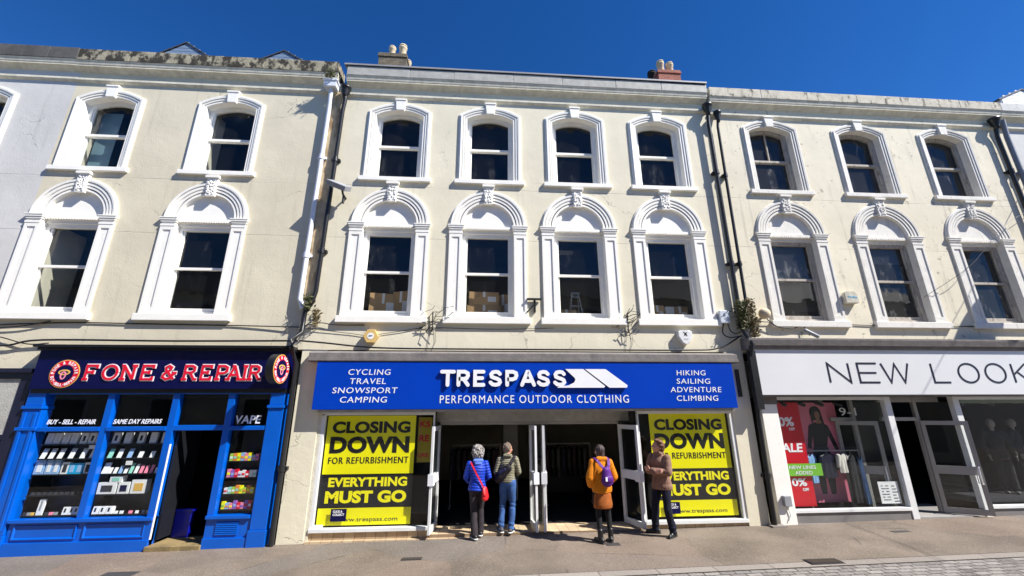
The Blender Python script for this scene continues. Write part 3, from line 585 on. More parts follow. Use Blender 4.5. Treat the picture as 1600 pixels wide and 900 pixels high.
# stock in the windows, item by item
ORD = ['first', 'second', 'third', 'fourth', 'fifth', 'sixth', 'seventh', 'eighth', 'ninth', 'tenth', 'eleventh', 'twelfth', 'thirteenth']
M['cyan'] = mat('cyan_box', srgb(30, 175, 225), 0.4); M['paleblue'] = mat('pale_blue_print', srgb(150, 185, 225), 0.4); M['mint'] = mat('mint_case', srgb(150, 215, 195), 0.4); M['rose'] = mat('rose_case', srgb(240, 140, 165), 0.4); M['boxwhite'] = mat('white_box', srgb(238, 238, 236), 0.45)
M['lime'] = mat('lime_box', srgb(170, 205, 70), 0.45); M['orange'] = mat('orange_box', srgb(238, 140, 60), 0.45); M['violet'] = mat('violet_box', srgb(150, 100, 190), 0.45); M['darkgrey'] = mat('dark_box', (0.04, 0.04, 0.045), 0.45)
def goods(name, x, z, w, h, dpt, m, label, cat, group, y=0.12, lean=0.0, face=None):
    t = thing(name, (x, max(0.012, y - 0.06), z), label, cat, group); t.rotation_euler = (-lean, 0, 0)
    mb = MB(); mb.box(-w / 2, w / 2, 0, dpt, 0, h); o = mb.build('casing', m, t, (0, 0, 0)); o.location = (0, 0, 0)
    if face:
        fm, fx0, fx1, fz0, fz1 = face; fb = MB(); fb.box(-w / 2 + w * fx0, -w / 2 + w * fx1, -0.004, 0.0, h * fz0, h * fz1); q = fb.build('picture', fm, t, (0, 0, 0)); q.location = (0, 0, 0)
    return t
WIN = 'left window'; WIN2 = 'middle window'
for i, x in enumerate((-8.42, -8.28, -8.12, -7.97, -7.79, -7.64, -7.50)):
    goods('phone_box', x, 1.762, 0.125, 0.205, 0.05, M['boxwhite'], f'white phone box, {ORD[i]} from the left on top shelf, {WIN}', 'phone box', 'white phone boxes on the top shelves', 0.10, 0.12, (M['screen' if i in (4, 5, 6) else 'pvc'], 0.34, 0.68, 0.25, 0.72))
for i, x in enumerate((-7.20, -6.98, -6.73, -6.50, -6.28)):
    goods('phone_box', x, 1.762, 0.125, 0.205, 0.05, M['boxwhite'], f'white phone box, {ORD[i]} from the left on top shelf, {WIN2}', 'phone box', 'white phone boxes on the top shelves', 0.10, 0.12, (M['screen' if i % 2 == 0 else 'pvc'], 0.34, 0.68, 0.25, 0.72))
for i, x in enumerate((-8.44, -8.29, -8.13, -7.93, -7.72, -7.55)):
    goods('phone', x, 1.502, 0.085, 0.19, 0.012, M['boxwhite'], f'pale leaning phone, {ORD[i]} from the left on second shelf, {WIN}', 'phone', 'phones leaning on the second shelves', 0.08, 0.35, (M['grey'], 0.2, 0.8, 0.86, 0.96))
for i, (x, k) in enumerate(((-7.22, 'mint'), (-7.05, 'boxwhite'), (-6.86, 'paleblue'), (-6.66, 'boxwhite'), (-6.44, 'boxwhite'))):
    goods('phone', x, 1.502, 0.08, 0.17 if i < 3 else 0.12, 0.012, M[k], f'leaning phone, {ORD[i]} from the left on second shelf, {WIN2}', 'phone', 'phones leaning on the second shelves', 0.08, 0.35)
row = [(-8.45, .17, .25, 'paleblue', 'boxwhite'), (-8.28, .12, .25, 'paleblue', 'boxwhite'), (-8.15, .11, .25, 'paleblue', 'boxwhite'), (-7.99, .13, .21, 'boxwhite', 'darkgrey'), (-7.86, .13, .19, 'cyan', 'paleblue'), (-7.73, .14, .19, 'cyan', 'paleblue'), (-7.58, .12, .2, 'boxwhite', 'screen'), (-7.47, .08, .2, 'boxwhite', 'screen')]
for i, (x, w, h, a, b) in enumerate(row):
    goods('gadget_box', x, 1.222, w, h, 0.07, M[a], f'{"bright cyan" if a == "cyan" else "pale blue" if a == "paleblue" else "white"} gadget box, {ORD[i]} on the middle shelf, {WIN}', 'gadget box', 'gadget boxes on the middle shelf', 0.10, 0.05, (M[b], 0.25, 0.78, 0.15, 0.8))
for i in range(11):
    k = ['boxwhite', 'boxwhite', 'boxwhite', 'paleblue', 'boxwhite', 'mint', 'boxwhite', 'rose', 'rose', 'rose', 'boxwhite'][i]
    goods('phone_case', -7.24 + i * 0.094, 1.222, 0.055 if i else 0.11, (0.2, .11, .11, .14, .1, .19, .17, .15, .14, .15, .1)[i], 0.014, M[k], f'{ {"boxwhite": "white", "paleblue": "pale blue", "mint": "mint green", "rose": "rose pink"}[k] } phone case, {ORD[i]} in the leaning row of the {WIN2}', 'phone case', 'phone cases leaning in a row', 0.08, 0.35)
for i, (x, z, w, h, a, b) in enumerate(((-7.12, 0.862, .33, .2, 'boxwhite', 'darkgrey'), (-6.99, 1.064, .22, .11, 'boxwhite', 'mint'), (-6.82, 0.862, .2, .2, 'boxwhite', 'navy'), (-6.55, 0.862, .27, .24, 'boxwhite', 'gold'))):
    goods('headset_box', x, z, w, h, 0.12, M[a], ['wide white box with a dark headset picture on the fourth shelf', 'small white box with a mint picture on top of the headset box', 'white box with a navy picture in the middle of the fourth shelf', 'large white box with a gold picture at the right of the fourth shelf'][i], 'product box', 'product boxes on the fourth shelf', 0.08, 0.0, (M[b], 0.2, 0.8, 0.2, 0.75))
MB().box(-6.40, -6.24, 0.08, 0.2, 0.862, 0.872).build('green_tray', M['green'], None); tag(bpy.data.objects['green_tray'], 'thin green tray at the right end of the fourth shelf', 'tray')
for i in range(10):
    goods('earphone_case', -8.42 + i * 0.1, 0.862, 0.05, 0.05, 0.04, M['darkgrey' if i != 9 else 'boxwhite'], f'small dark accessory, {ORD[i]} from the left on fourth shelf, {WIN}', 'accessory', 'small dark accessories in a row', 0.08, 0.3)
goods('screen_guard_pack', -8.20, 0.522, 0.10, 0.27, 0.03, M['boxwhite'], 'tall narrow white pack standing on the bottom shelf of the left display window', 'pack', None, 0.06, 0.08, (M['grey'], 0.35, 0.65, 0.3, 0.9))
for i, x in enumerate((-7.75, -7.64, -7.56, -7.22, -7.10, -6.98)):
    goods('charger_box', x, 0.522, 0.10, 0.13, 0.08, M['boxwhite'], f'white charger box, {ORD[i]} from the left along the bottom shelf', 'charger box', 'white charger boxes on the bottom shelf', 0.06, 0.15, (M['screen'], 0.3, 0.6, 0.3, 0.8))
for i, x in enumerate((-8.45, -8.38, -8.32, -8.08, -8.0, -7.92, -6.86, -6.76, -6.6, -6.48, -6.36, -6.28)):
    goods('trinket', x, 0.522, 0.045, 0.05, 0.04, M[('darkgrey', 'grey', 'gold', 'darkgrey', 'rose', 'grey', 'boxwhite', 'boxwhite', 'rose', 'boxwhite', 'grey', 'gold')[i]], f'tiny trinket, {ORD[i]} from the left along the bottom shelf', 'trinket', 'small trinkets on the bottom shelf', 0.06, 0.2)
for (x, z) in ((-7.57, 1.67), (-6.82, 1.37)): goods('price_card', x, z, 0.12, 0.075, 0.004, M['boxwhite'], 'white price card fixed under the ' + ('first shelf beside the blue mullion' if z > 1.5 else 'second shelf above the pink cases'), 'price card', 'price cards', 0.02, 0.0)
rnd = random.Random(5); cyc = ['lime', 'boxwhite', 'rose', 'orange', 'boxwhite', 'violet', 'yellow', 'mint', 'red', 'paleblue']
CN = {'lime': 'lime green', 'boxwhite': 'white', 'rose': 'pink', 'orange': 'orange', 'violet': 'violet', 'yellow': 'yellow', 'mint': 'mint green', 'red': 'red', 'paleblue': 'pale blue'}
for r_, z in enumerate((1.422, 1.122, 0.832, 0.562)):
    for i in range(8):
        k = cyc[(i * 3 + r_ * 2 + (i > 4)) % 10]
        goods('vape_box', -4.93 + i * 0.07, z, 0.062, rnd.uniform(0.1, 0.15), 0.06, M[k], f'{CN[k]} vape box, {ORD[i]} from the left on {("top", "second", "third", "bottom")[r_]} narrow shelf', 'vape box', 'vape boxes on the narrow shelves', 0.06, 0.0, (M[cyc[(i * 3 + r_ * 2 + 4) % 10]], 0.1, 0.9, 0.3, 0.6))

# its signs
sg = thing('shop_sign', (-6.43, -0.15, 2.78), 'navy fascia board with red slab lettering and round badge over the phone shop', 'shop sign')
b_ = MB(); b_.box(-8.86, -4.0, -0.19, 0.1, 2.80, 3.56); b_.build('board', M['navy'], sg)
b_ = MB(); b_.box(-8.86, -4.0, -0.145, 0.1, 2.72, 2.80); b_.box(-8.93, -3.95, -0.20, 0.1, 3.562, 3.61); b_.box(-8.93, -3.95, -0.30, 0.1, 3.61, 3.66); b_.build('hood', M['posterblack'], sg)
GL = {'F': [[(0, 0), (0, 1)], [(-.1, 1), (.75, 1), (.75, .8)], [(0, .52), (.5, .52)], [(.5, .38), (.5, .66)], [(-.2, 0), (.22, 0)]],
      'O': [[(.42 + .42 * math.cos(a * PI / 8), .5 + .5 * math.sin(a * PI / 8)) for a in range(17)]],
      'N': [[(0, 0), (0, 1)], [(0, 1), (.75, 0)], [(.75, 0), (.75, 1)], [(-.2, 0), (.2, 0)], [(.55, 1), (.95, 1)], [(-.2, 1), (.05, 1)]],
      'E': [[(0, 0), (0, 1)], [(-.1, 1), (.72, 1), (.72, .8)], [(0, .52), (.48, .52)], [(.48, .38), (.48, .66)], [(-.1, 0), (.75, 0), (.75, .22)]],
      '&': [[(.85, 0), (.2, .7), (.18, .88), (.38, 1), (.58, .88), (.52, .7)], [(.52, .7), (.1, .38), (.05, .15), (.3, 0), (.6, .1), (.85, .45)], [(.68, .47), (1, .47)]],
      'R': [[(0, 0), (0, 1)], [(-.1, 1), (.5, 1), (.72, .88), (.72, .64), (.5, .5), (0, .5)], [(.4, .5), (.78, 0)], [(-.2, 0), (.22, 0)], [(.66, 0), (1, 0)]],
      'P': [[(0, 0), (0, 1)], [(-.1, 1), (.5, 1), (.74, .88), (.74, .6), (.5, .46), (0, .46)], [(-.2, 0), (.22, 0)]],
      'A': [[(0, 0), (.42, 1)], [(.42, 1), (.84, 0)], [(.15, .33), (.7, .33)], [(-.2, 0), (.18, 0)], [(.66, 0), (1.04, 0)], [(.2, 1), (.45, 1)]],
      'I': [[(.2, 0), (.2, 1)], [(0, 0), (.4, 0)], [(0, 1), (.4, 1)]]}
LAY = [('F', -7.88, .24), ('O', -7.52, .28), ('N', -7.17, .26), ('E', -6.80, .25), ('&', -6.36, .25), ('R', -5.94, .25), ('E', -5.58, .24), ('P', -5.24, .25), ('A', -4.97, .25), ('I', -4.70, .24), ('R', -4.57, .20)]
LAY = [('F', -7.86, .27), ('O', -7.50, .31), ('N', -7.10, .27), ('E', -6.72, .27), ('&', -6.25, .26), ('R', -5.84, .26), ('E', -5.52, .25), ('P', -5.22, .25), ('A', -4.98, .22), ('I', -4.74, .2), ('R', -4.62, .16)]
LAY = [('F', -7.86, .26), ('O', -7.53, .33), ('N', -7.14, .28), ('E', -6.76, .28), ('&', -6.36, .28), ('R', -5.92, .26), ('E', -5.58, .25), ('P', -5.26, .25), ('A', -5.04, .27), ('I', -4.76, .25), ('R', -4.60, .24)]
for (w, y, nm, mm) in ((0.080, -0.200, 'lettering_outline', M['white']), (0.046, -0.212, 'lettering', M['red'])):
    t_ = MB()
    for (c, x, sx) in LAY: t_.strokes(GL[c], -7.88 + (x + 7.86) * 0.965, 2.985, sx * 0.95, 0.265, w, y, 0.006, 0.02)
    t_.build(nm, mm, sg)
def badge(parent, cx, cz, R, y, xf=None, back=None):
    def add(nm, mb, m): 
        if xf: mb.v = [tuple(xf @ Vector(p)) for p in mb.v]
        return mb.build(nm, m, parent)
    add('badge_rim', MB().prism(arc(cx, cz, R, 0, 2 * PI, 40)[:-1], y - 0.010, y - 0.001), M['gold'])
    add('badge_ring', MB().prism(arc(cx, cz, R * 0.95, 0, 2 * PI, 40)[:-1], y - 0.014, y - 0.0101), M['red'])
    add('badge_centre', MB().prism(arc(cx, cz, R * 0.62, 0, 2 * PI, 40)[:-1], y - 0.018, y - 0.0141), M['navy'])
    t = MB(); t.arctext("FONE & REPAIR", cx, cz, R * 0.79, PI * 0.98, PI * 0.02, R * 0.22, y - 0.018); t.arctext("BUY-SELL-REPAIR", cx, cz, R * 0.79, PI * 1.1, PI * 1.9, R * 0.2, y - 0.018, True); add('badge_lettering', t, M['white'])
    e = MB(); e.sweep([(cx + R * 0.4 * math.cos(a), cz + R * 0.1 + R * 0.2 * math.sin(a)) for a in [k * PI / 10 for k in range(20)]], [(0, y - 0.0181), (0, y - 0.022), (R * 0.09, y - 0.022), (R * 0.09, y - 0.0181)], closed=True); add('badge_emblem', e, M['gold'])
    e = MB(); e.sweep([(cx - R * 0.02 + R * 0.2 * math.cos(a), cz - R * 0.12 + R * 0.3 * math.sin(a)) for a in [k * PI / 8 for k in range(16)]], [(0, y - 0.0221), (0, y - 0.026), (R * 0.09, y - 0.026), (R * 0.09, y - 0.0221)], closed=True); add('badge_emblem', e, M['rose'])
badge(sg, -8.28, 3.09, 0.275, -0.19)
rs = thing('round_sign', (-4.0, -0.5, 3.15), 'round projecting shop sign on the right end of the navy fascia', 'round sign')
xf = Matrix.Translation((-4.02, -0.46, 3.17)) @ Matrix.Rotation(math.radians(86), 4, 'Z')
q = MB(); q.prism(arc(0, 0, 0.295, 0, 2 * PI, 36)[:-1], 0.0, 0.15, xf); q.build('casing', M['posterblack'], rs)
badge(rs, 0, 0, 0.285, 0.0, xf)
MB().tube([(-4.09, -0.2, 3.2), (-4.09, 0.0, 3.2)], 0.025).build('bracket', M['black'], rs)

# ------------------------------------------------------------------ dark neighbour shop on the far left
sN = thing('shopfront', (-11.5, 0, gz(-11.5)), 'dark shopfront with a blank grey panel at the left edge', 'shopfront')
MB().box(-14, -9.16, -0.07, 0.1, 1.95, 3.0).build('blank_panel', M['coping_b'], sN)
n_ = MB(); n_.box(-14, -8.95, -0.10, 0.2, 3.0, 3.12); n_.box(-14, -8.95, -0.16, 0.2, 3.12, 3.2); n_.box(-9.16, -8.95, -0.085, 0.2, -0.2, 3.0); n_.box(-14, -9.16, -0.09, 0.2, 1.86, 1.95); n_.box(-14, -9.16, -0.05, 0.1, -0.2, 0.5); n_.build('frame', M['navytext'], sN)
MB().box(-14, -9.16, 0.02, 0.1, 0.5, 1.86).build('window_pane', M['screen'], sN)

# ------------------------------------------------------------------ clothing shop with the blue sign
sB = thing('shopfront', (1.1, 0, gz(1.1)), 'white framed shopfront with recessed entrance and open glass doors', 'shopfront')
W = M['offwhite']
for (a, b) in ((-3.27, -0.97), (3.37, 5.53)):
    f = MB(); f.box(a, a + (0.07 if a < 0 else 0.03), 0.0, 0.09, 0.19, 2.30); f.box(a, b, -0.03, 0.09, 0.12, 0.19); f.box(a, b, 0.0, 0.09, 2.27, 2.33); f.box(b - (0.03 if a < 0 else 0.08), b, 0.0, 0.09, 0.19, 2.27)
    f.build('window_frame', W, sB, None, 0.006)
f = MB()
f.box(-0.97, -0.90, 0.50, 0.58, 0.04, 2.12); f.box(3.10, 3.17, 0.50, 0.58, 0.04, 2.12); f.box(1.08, 1.15, 0.50, 0.58, 0.04, 2.05); f.box(1.33, 1.40, 0.50, 0.58, 0.04, 2.05); f.box(-0.97, 3.17, 0.50, 0.58, 2.05, 2.12)
f.build('door_frame', M['alu'], sB, None, 0.005)
f = MB(); f.box(-0.99, 3.4, 0.49, 0.6, 2.12, 2.46); f.box(-3.34, 5.53, -0.1, 0.1, 2.33, 2.38); f.quad((-1.0, 0.02, 2.375), (3.4, 0.02, 2.375), (3.4, 0.49, 2.375), (-1.0, 0.49, 2.375)); f.build('soffit', M['coping_b'], sB)
MB().box(-3.27, -0.97, 0.02, 0.1, -0.15, 0.12).build('tiled_riser', M['walltiles'], sB); MB().box(3.37, 5.53, 0.02, 0.1, -0.1, 0.12).build('tiled_riser', M['walltiles'], sB)
MB().box(-0.97, 3.37, 0.0, 0.62, -0.1, 0.045).box(-3.3, 5.5, -0.07, 0.02, -0.15, -0.012).build('tiled_threshold', M['tiles'], sB)
for (a, b) in ((-3.20, -1.0), (3.40, 5.45)): MB().quad((a, 0.04, 0.19), (b, 0.04, 0.19), (b, 0.04, 2.27), (a, 0.04, 2.27)).build('window_pane', M['shopglass'], sB)
MB().quad((-0.985, 0.05, 0.19), (-0.93, 0.50, 0.19), (-0.93, 0.50, 2.27), (-0.985, 0.05, 2.27)).build('return_pane', M['shopglass'], sB)
MB().quad((3.385, 0.05, 0.19), (3.14, 0.50, 0.19), (3.14, 0.50, 2.27), (3.385, 0.05, 2.27)).build('return_pane', M['shopglass'], sB)
MB().quad((1.15, 0.54, 0.06), (1.33, 0.54, 0.06), (1.33, 0.54, 2.05), (1.15, 0.54, 2.05)).build('side_pane', M['shopglass'], sB)
def door_leaf(parent, hx, hy, ang, w, z0, z1, fm, plate=None, handle=False, st=0.075, zp=(0.95, 1.12), lock=None):
    """glazed leaf; hinge at (hx, hy), pointing along angle ang (0 = +X, -90 = towards the street)"""
    xf = Matrix.Translation((hx, hy, 0)) @ Matrix.Rotation(math.radians(ang), 4, 'Z')
    d = MB(); d.box(0, st, -0.022, 0.022, z0, z1, xf); d.box(w - st, w, -0.022, 0.022, z0, z1, xf); d.box(st, w - st, -0.021, 0.021, z1 - 0.09, z1, xf); d.box(st, w - st, -0.021, 0.021, z0, z0 + 0.11, xf)
    if not plate: d.box(st, w - st, -0.021, 0.021, *zp, xf)
    o = d.build('door', fm, parent)
    MB().quad((st, 0, z0 + 0.11), (w - st, 0, z0 + 0.11), (w - st, 0, z1 - 0.09), (st, 0, z1 - 0.09), xf).build('pane', M['shopglass'], o)
    if plate: p = MB(); p.box(0.05, w - 0.02, -0.032, -0.0225, *zp, xf); p.box(0.05, w - 0.02, 0.0225, 0.032, *zp, xf); p.box(w - 0.14, w + 0.02, -0.055, 0.055, zp[0] - 0.02, zp[1] + 0.02, xf); p.build('push_plate', plate, o)
    if handle:
        for s in (-1, 1):
            hd = MB(); y = 0.08 * s; x = w - st * 0.6; hd.tube([xf @ Vector((x, 0.02 * s, 1.12)), xf @ Vector((x - 0.03, y, 1.12)), xf @ Vector((x - 0.03, y, 0.78)), xf @ Vector((x, 0.02 * s, 0.78))], 0.014); hd.build('handle', M['white'], o)
    return o
door_leaf(sB, -0.90, 0.50, -97, 0.66, 0.07, 2.04, W, M['white']); door_leaf(sB, 1.08, 0.50, -86, 0.66, 0.07, 2.04, W, M['white']); door_leaf(sB, 1.40, 0.50, -100, 0.66, 0.07, 2.04, W, M['white']); door_leaf(sB, 3.10, 0.50, -72, 0.66, 0.07, 2.04, W, M['white'])

sg = thing('shop_sign', (1.0, -0.2, 2.37), 'royal blue fascia board with raised white lettering over the open doors', 'shop sign')
MB().box(-3.42, 5.55, -0.22, 0.05, 2.385, 3.345).build('board', M['signblue'], sg, None, 0.004)
h = MB(); h.extrude_x([(0.05, 3.35), (-0.20, 3.35), (-0.24, 3.37), (-0.24, 3.43), (-0.21, 3.435), (-0.21, 3.53), (-0.16, 3.56), (0.05, 3.61)], -3.62, 5.72); h.build('cornice', M['greyledge'], sg)
RB = {'T': [[(0, 1), (1, 1)], [(.5, 1), (.5, 0)]], 'R': [[(0, 0), (0, 1), (.55, 1), (.82, .88), (.85, .7), (.75, .52), (.5, .45), (0, .45)], [(.45, .45), (.85, 0)]], 'E': [[(.8, 1), (0, 1), (0, 0), (.8, 0)], [(0, .51), (.68, .51)]],
      'S': [[(.84, .83), (.68, .97), (.45, 1), (.18, .95), (.05, .8), (.1, .62), (.3, .54), (.6, .46), (.8, .36), (.85, .2), (.72, .05), (.45, 0), (.18, .04), (0, .18)]], 'P': [[(0, 0), (0, 1), (.55, 1), (.82, .9), (.86, .7), (.75, .5), (.5, .42), (0, .42)]], 'A': [[(0, 0), (.45, 1), (.55, 1), (1, 0)], [(.2, .3), (.8, .3)]]}
def heavy(y, ext):
    m = MB(); w = 0.078; x = -0.84
    for q, (c, sx, gap) in enumerate((('T', .25, .10), ('R', .23, .115), ('E', .22, .105), ('S', .235, .115), ('P', .23, .085), ('A', .255, .10), ('S', .235, .115), ('S', .235, .1))):
        m.strokes(RB[c], x, 2.87, sx, 0.27, w, y, ext)
        for ln in RB[c]:
            for n, (a, b) in enumerate(ln): m.prism(arc(x + a * sx, 2.87 + b * 0.27, w / 2, 0, 2 * PI, 14)[:-1], y + 0.0015 + 0.00013 * n, y + ext)
        x += sx + gap
    return m
heavy(-0.270, 0.048).build('lettering', M['navytext'], sg); heavy(-0.277, 0.004).build('lettering_face', M['white'], sg)
def chev(mb, y0, y1):
    mb.prism([(1.78, 3.20), (2.17, 3.20), (2.63, 2.84), (2.60, 2.81), (1.60, 2.81), (1.60, 2.825), (1.84, 2.86), (1.965, 2.92), (1.99, 2.985), (1.97, 3.02)][::-1], y0, y1)
    mb.prism([(2.21, 3.20), (2.66, 3.20), (3.12, 2.86), (3.10, 2.81), (2.72, 2.81)][::-1], y0, y1)
m_ = MB(); chev(m_, -0.275, -0.2215); m_.build('logo', M['navytext'], sg); m_ = MB(); chev(m_, -0.279, -0.2751); m_.build('logo_face', M['white'], sg)
t_ = MB(); t_.text("PERFORMANCE OUTDOOR CLOTHING", -0.865, 3.14, 2.50, 2.66, -0.226, 0.006, 0.0, 0, 1.2)
for (w, x0, x1, z0, zz) in (("CYCLING", -2.77, -1.91, 3.075, .115), ("TRAVEL", -2.72, -1.99, 2.89, .115), ("SNOWSPORT", -3.05, -1.74, 2.705, .115), ("CAMPING", -2.88, -1.94, 2.52, .115), ("HIKING", 4.26, 4.92, 3.075, .11), ("SAILING", 4.24, 5.00, 2.895, .11), ("ADVENTURE", 4.08, 5.23, 2.715, .11), ("CLIMBING", 4.20, 5.13, 2.535, .11)):
    MB().text(w, x0, x1, z0, z0 + zz, -0.226, 0.006, 0.0, 0.08, 1.12).build('lettering', M['white'], sg)
t_.build('lettering', M['white'], sg)

def closing_poster(x0, x1, z0, z1, label):
    w, h = x1 - x0, z1 - z0; y = 0.085; P = thing('poster', ((x0 + x1) / 2, y, z0), label, 'poster', 'yellow and black closing down posters')
    X = lambda u: x0 + w * u; Z = lambda v: z0 + h * v
    MB().box(X(0), X(1), y, y + 0.008, Z(0.45), Z(1)).box(X(0), X(1), y, y + 0.008, Z(0), Z(0.148)).build('yellow_panel', M['yellow'], P)
    MB().box(X(0) - 0.02, X(1), y + 0.0005, y + 0.008, Z(0.152), Z(0.446)).build('black_panel', M['posterblack'], P)
    for wd, a, b, c, d, o, k, m in (("CLOSING", .06, .94, .83, .945, .045, 1.02, 'blacktext'), ("DOWN", .05, .94, .64, .80, .05, 1.04, 'blacktext'), ("FOR REFURBISHMENT", .05, .936, .545, .605, 0.0, 1.14, 'blacktext'), ("EVERYTHING", .08, .94, .335, .42, .04, 1.02, 'yellowtext'), ("MUST GO", .06, .94, .19, .30, .05, 1.03, 'yellowtext')):
        t = MB().text(wd, X(a), X(b), Z(c), Z(d), y - 0.003, 0.003, o, 0, k)
        if o == 0: t.text(wd, X(a) + 0.007, X(b) + 0.007, Z(c) + 0.002, Z(d) + 0.002, y - 0.0024, 0.0024, o, 0, k); t.text(wd, X(a) + 0.0035, X(b) + 0.0035, Z(c) - 0.003, Z(d) - 0.003, y - 0.0018, 0.0018, o, 0, k)
        t.build('lettering', M[m], P)
    t = MB(); t.text("www.trespass.com", X(.22), X(.86), Z(.02), Z(.06), y - 0.003, 0.003, 0.0); t.build('web_address', M['darkgrey'], P)
    return P
pL = closing_poster(-3.17, -1.37, 0.22, 2.26, 'yellow and black closing down poster filling the window beside the blue phone shop')
pR = closing_poster(3.66, 5.40, 0.24, 2.27, 'yellow and black closing down poster partly hidden by the person in brown')
for x, lab in ((-2.75, 'small navy sticker low on the closing down poster left of the doors'), (3.98, 'small navy sticker on the poster beside the brown jacket')):
    s = thing('sticker', (x, 0.03, 0.4), lab, 'sticker', 'navy stickers on the shop glass'); MB().box(x - 0.15, x + 0.15, 0.032, 0.036, 0.30, 0.52).build('backing', M['navy'], s)
    t = MB(); t.text("CLICK &", x - 0.11, x + 0.07, 0.455, 0.495, 0.029, 0.003, 0.03); t.text("COLLECT", x - 0.11, x + 0.11, 0.40, 0.44, 0.029, 0.003, 0.03); t.build('lettering', M['white'], s)
s = thing('sticker', (-3.12, 0.03, 0.22), 'small white sticker in the bottom corner of the window left of the doors', 'sticker'); MB().box(-3.19, -3.02, 0.032, 0.036, 0.2, 0.25).build('backing', M['paper'], s)
# poster with red lettering seen through the return glass
P = thing('poster', (-1.15, 0.3, 0.3), 'yellow poster with red lettering half hidden behind the closing down poster', 'poster')
MB().box(-1.34, -1.05, 0.28, 0.29, 1.32, 2.22).build('panel', mat('dull_yellow_print', srgb(190, 170, 40), 0.5), P)
t = MB(); t.text("KS", -1.31, -1.09, 2.02, 2.14, 0.275, 0.004, 0.03); t.text("RE", -1.31, -1.10, 1.73, 1.86, 0.275, 0.004, 0.03); t.text("URE", -1.32, -1.10, 1.42, 1.50, 0.275, 0.004, 0.03); t.build('lettering', M['red'], P)
# dim stock inside
rnd = random.Random(3)
def garment(x, y, ztop, w, h, m, name, label, group, sleeve=True, rz=0):
    """a garment hanging from its shoulders, with folds and thickness"""
    t = thing(name, (x, y, ztop - h), label, 'garment', group); t.rotation_euler = (0, 0, rz); vs = []; fs = []; nu, nv = 14, 10
    for side in (0, 1):
        for j in range(nv + 1):
            v = j / nv
            for i in range(nu + 1):
                u = i / nu * 2 - 1; sh = 0.82 + 0.18 * v if sleeve else 0.7 + 0.3 * v; zz = h * (1 - v) - (0.12 * h * abs(u) if j == 0 else 0.12 * h * abs(u) * (1 - v))
                yy = (0.045 + 0.018 * math.sin(u * 9 + x * 13) * v) * math.sqrt(max(0, 1 - u * u)); vs.append((u * w / 2 * sh, -yy if side == 0 else yy, zz))
    n1 = (nu + 1) * (nv + 1)
    for side in (0, 1):
        for j in range(nv):
            for i in range(nu): a = side * n1 + j * (nu + 1) + i; fs.append((a, a + 1, a + nu + 2, a + nu + 1))
    mb = MB(); mb.smooth = True; mb.add(vs, fs)
    if sleeve:
        for s in (-1, 1): mb.capsule((s * w * 0.40, 0, h * 0.86), (s * w * 0.55, 0, h * 0.35), 0.05, 0.04, 10)
    o = mb.build('cloth', m, t, (0, 0, 0)); o.location = (0, 0, 0); hk = MB(); hk.tube([(0, 0, h * 0.98), (0, 0, h + 0.05), (0.02, 0, h + 0.07), (0.03, 0, h + 0.05)], 0.004, 5); hk.tube([(-w * 0.36, 0, h * 0.9), (0, 0, h + 0.01), (w * 0.36, 0, h * 0.9)], 0.005, 5); k = hk.build('hanger', M['alu'], t, (0, 0, 0)); k.location = (0, 0, 0)
    return t
def rail(x0, x1, y, z, label, name='clothes_rail'):
    t = thing(name, ((x0 + x1) / 2, y, 0.05), label, 'clothes rail', 'clothes rails inside the shops'); m = MB(); m.tube([(x0, y, z), (x1, y, z)], 0.014); m.build('bar', M['alu'], t)
    for x in (x0, x1): q = MB(); q.tube([(x, y, 0.06), (x, y, z)], 0.013); q.box(x - 0.02, x + 0.02, y - 0.22, y + 0.22, 0.05, 0.075); q.build('upright', M['alu'], t)
rail(-0.75, 0.5, 2.2, 1.5, 'metal clothes rail just inside the left doorway'); rail(1.7, 2.9, 2.4, 1.5, 'metal clothes rail just inside the right doorway')
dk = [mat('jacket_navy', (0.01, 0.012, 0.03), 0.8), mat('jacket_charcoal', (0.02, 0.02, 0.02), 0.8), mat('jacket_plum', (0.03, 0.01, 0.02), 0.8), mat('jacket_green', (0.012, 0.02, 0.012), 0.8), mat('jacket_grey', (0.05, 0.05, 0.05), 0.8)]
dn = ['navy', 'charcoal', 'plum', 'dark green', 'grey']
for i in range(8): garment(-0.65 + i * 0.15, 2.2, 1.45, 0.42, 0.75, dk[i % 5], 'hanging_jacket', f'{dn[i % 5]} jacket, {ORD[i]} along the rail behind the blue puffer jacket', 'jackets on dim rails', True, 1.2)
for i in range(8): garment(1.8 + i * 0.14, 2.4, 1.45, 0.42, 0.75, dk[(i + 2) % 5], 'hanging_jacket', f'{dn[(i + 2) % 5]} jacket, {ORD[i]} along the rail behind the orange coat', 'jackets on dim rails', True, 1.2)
MB().box(0.62, 1.02, 3.0, 3.4, 0.04, 2.7).build('column', mat('pale_column', (0.35, 0.36, 0.34), 0.7), None); tag(bpy.data.objects['column'], 'pale square column inside the clothing shop behind the striped jacket', 'column')
c = thing('sales_counter', (2.2, 4.2, 0.04), 'dark sales counter deep inside the clothing shop', 'counter'); MB().box(1.6, 3.0, 3.9, 4.5, 0.04, 0.95).build('body', M['darkgrey'], c); MB().box(1.55, 3.05, 3.85, 4.55, 0.95, 0.99).build('worktop', M['grey'], c)

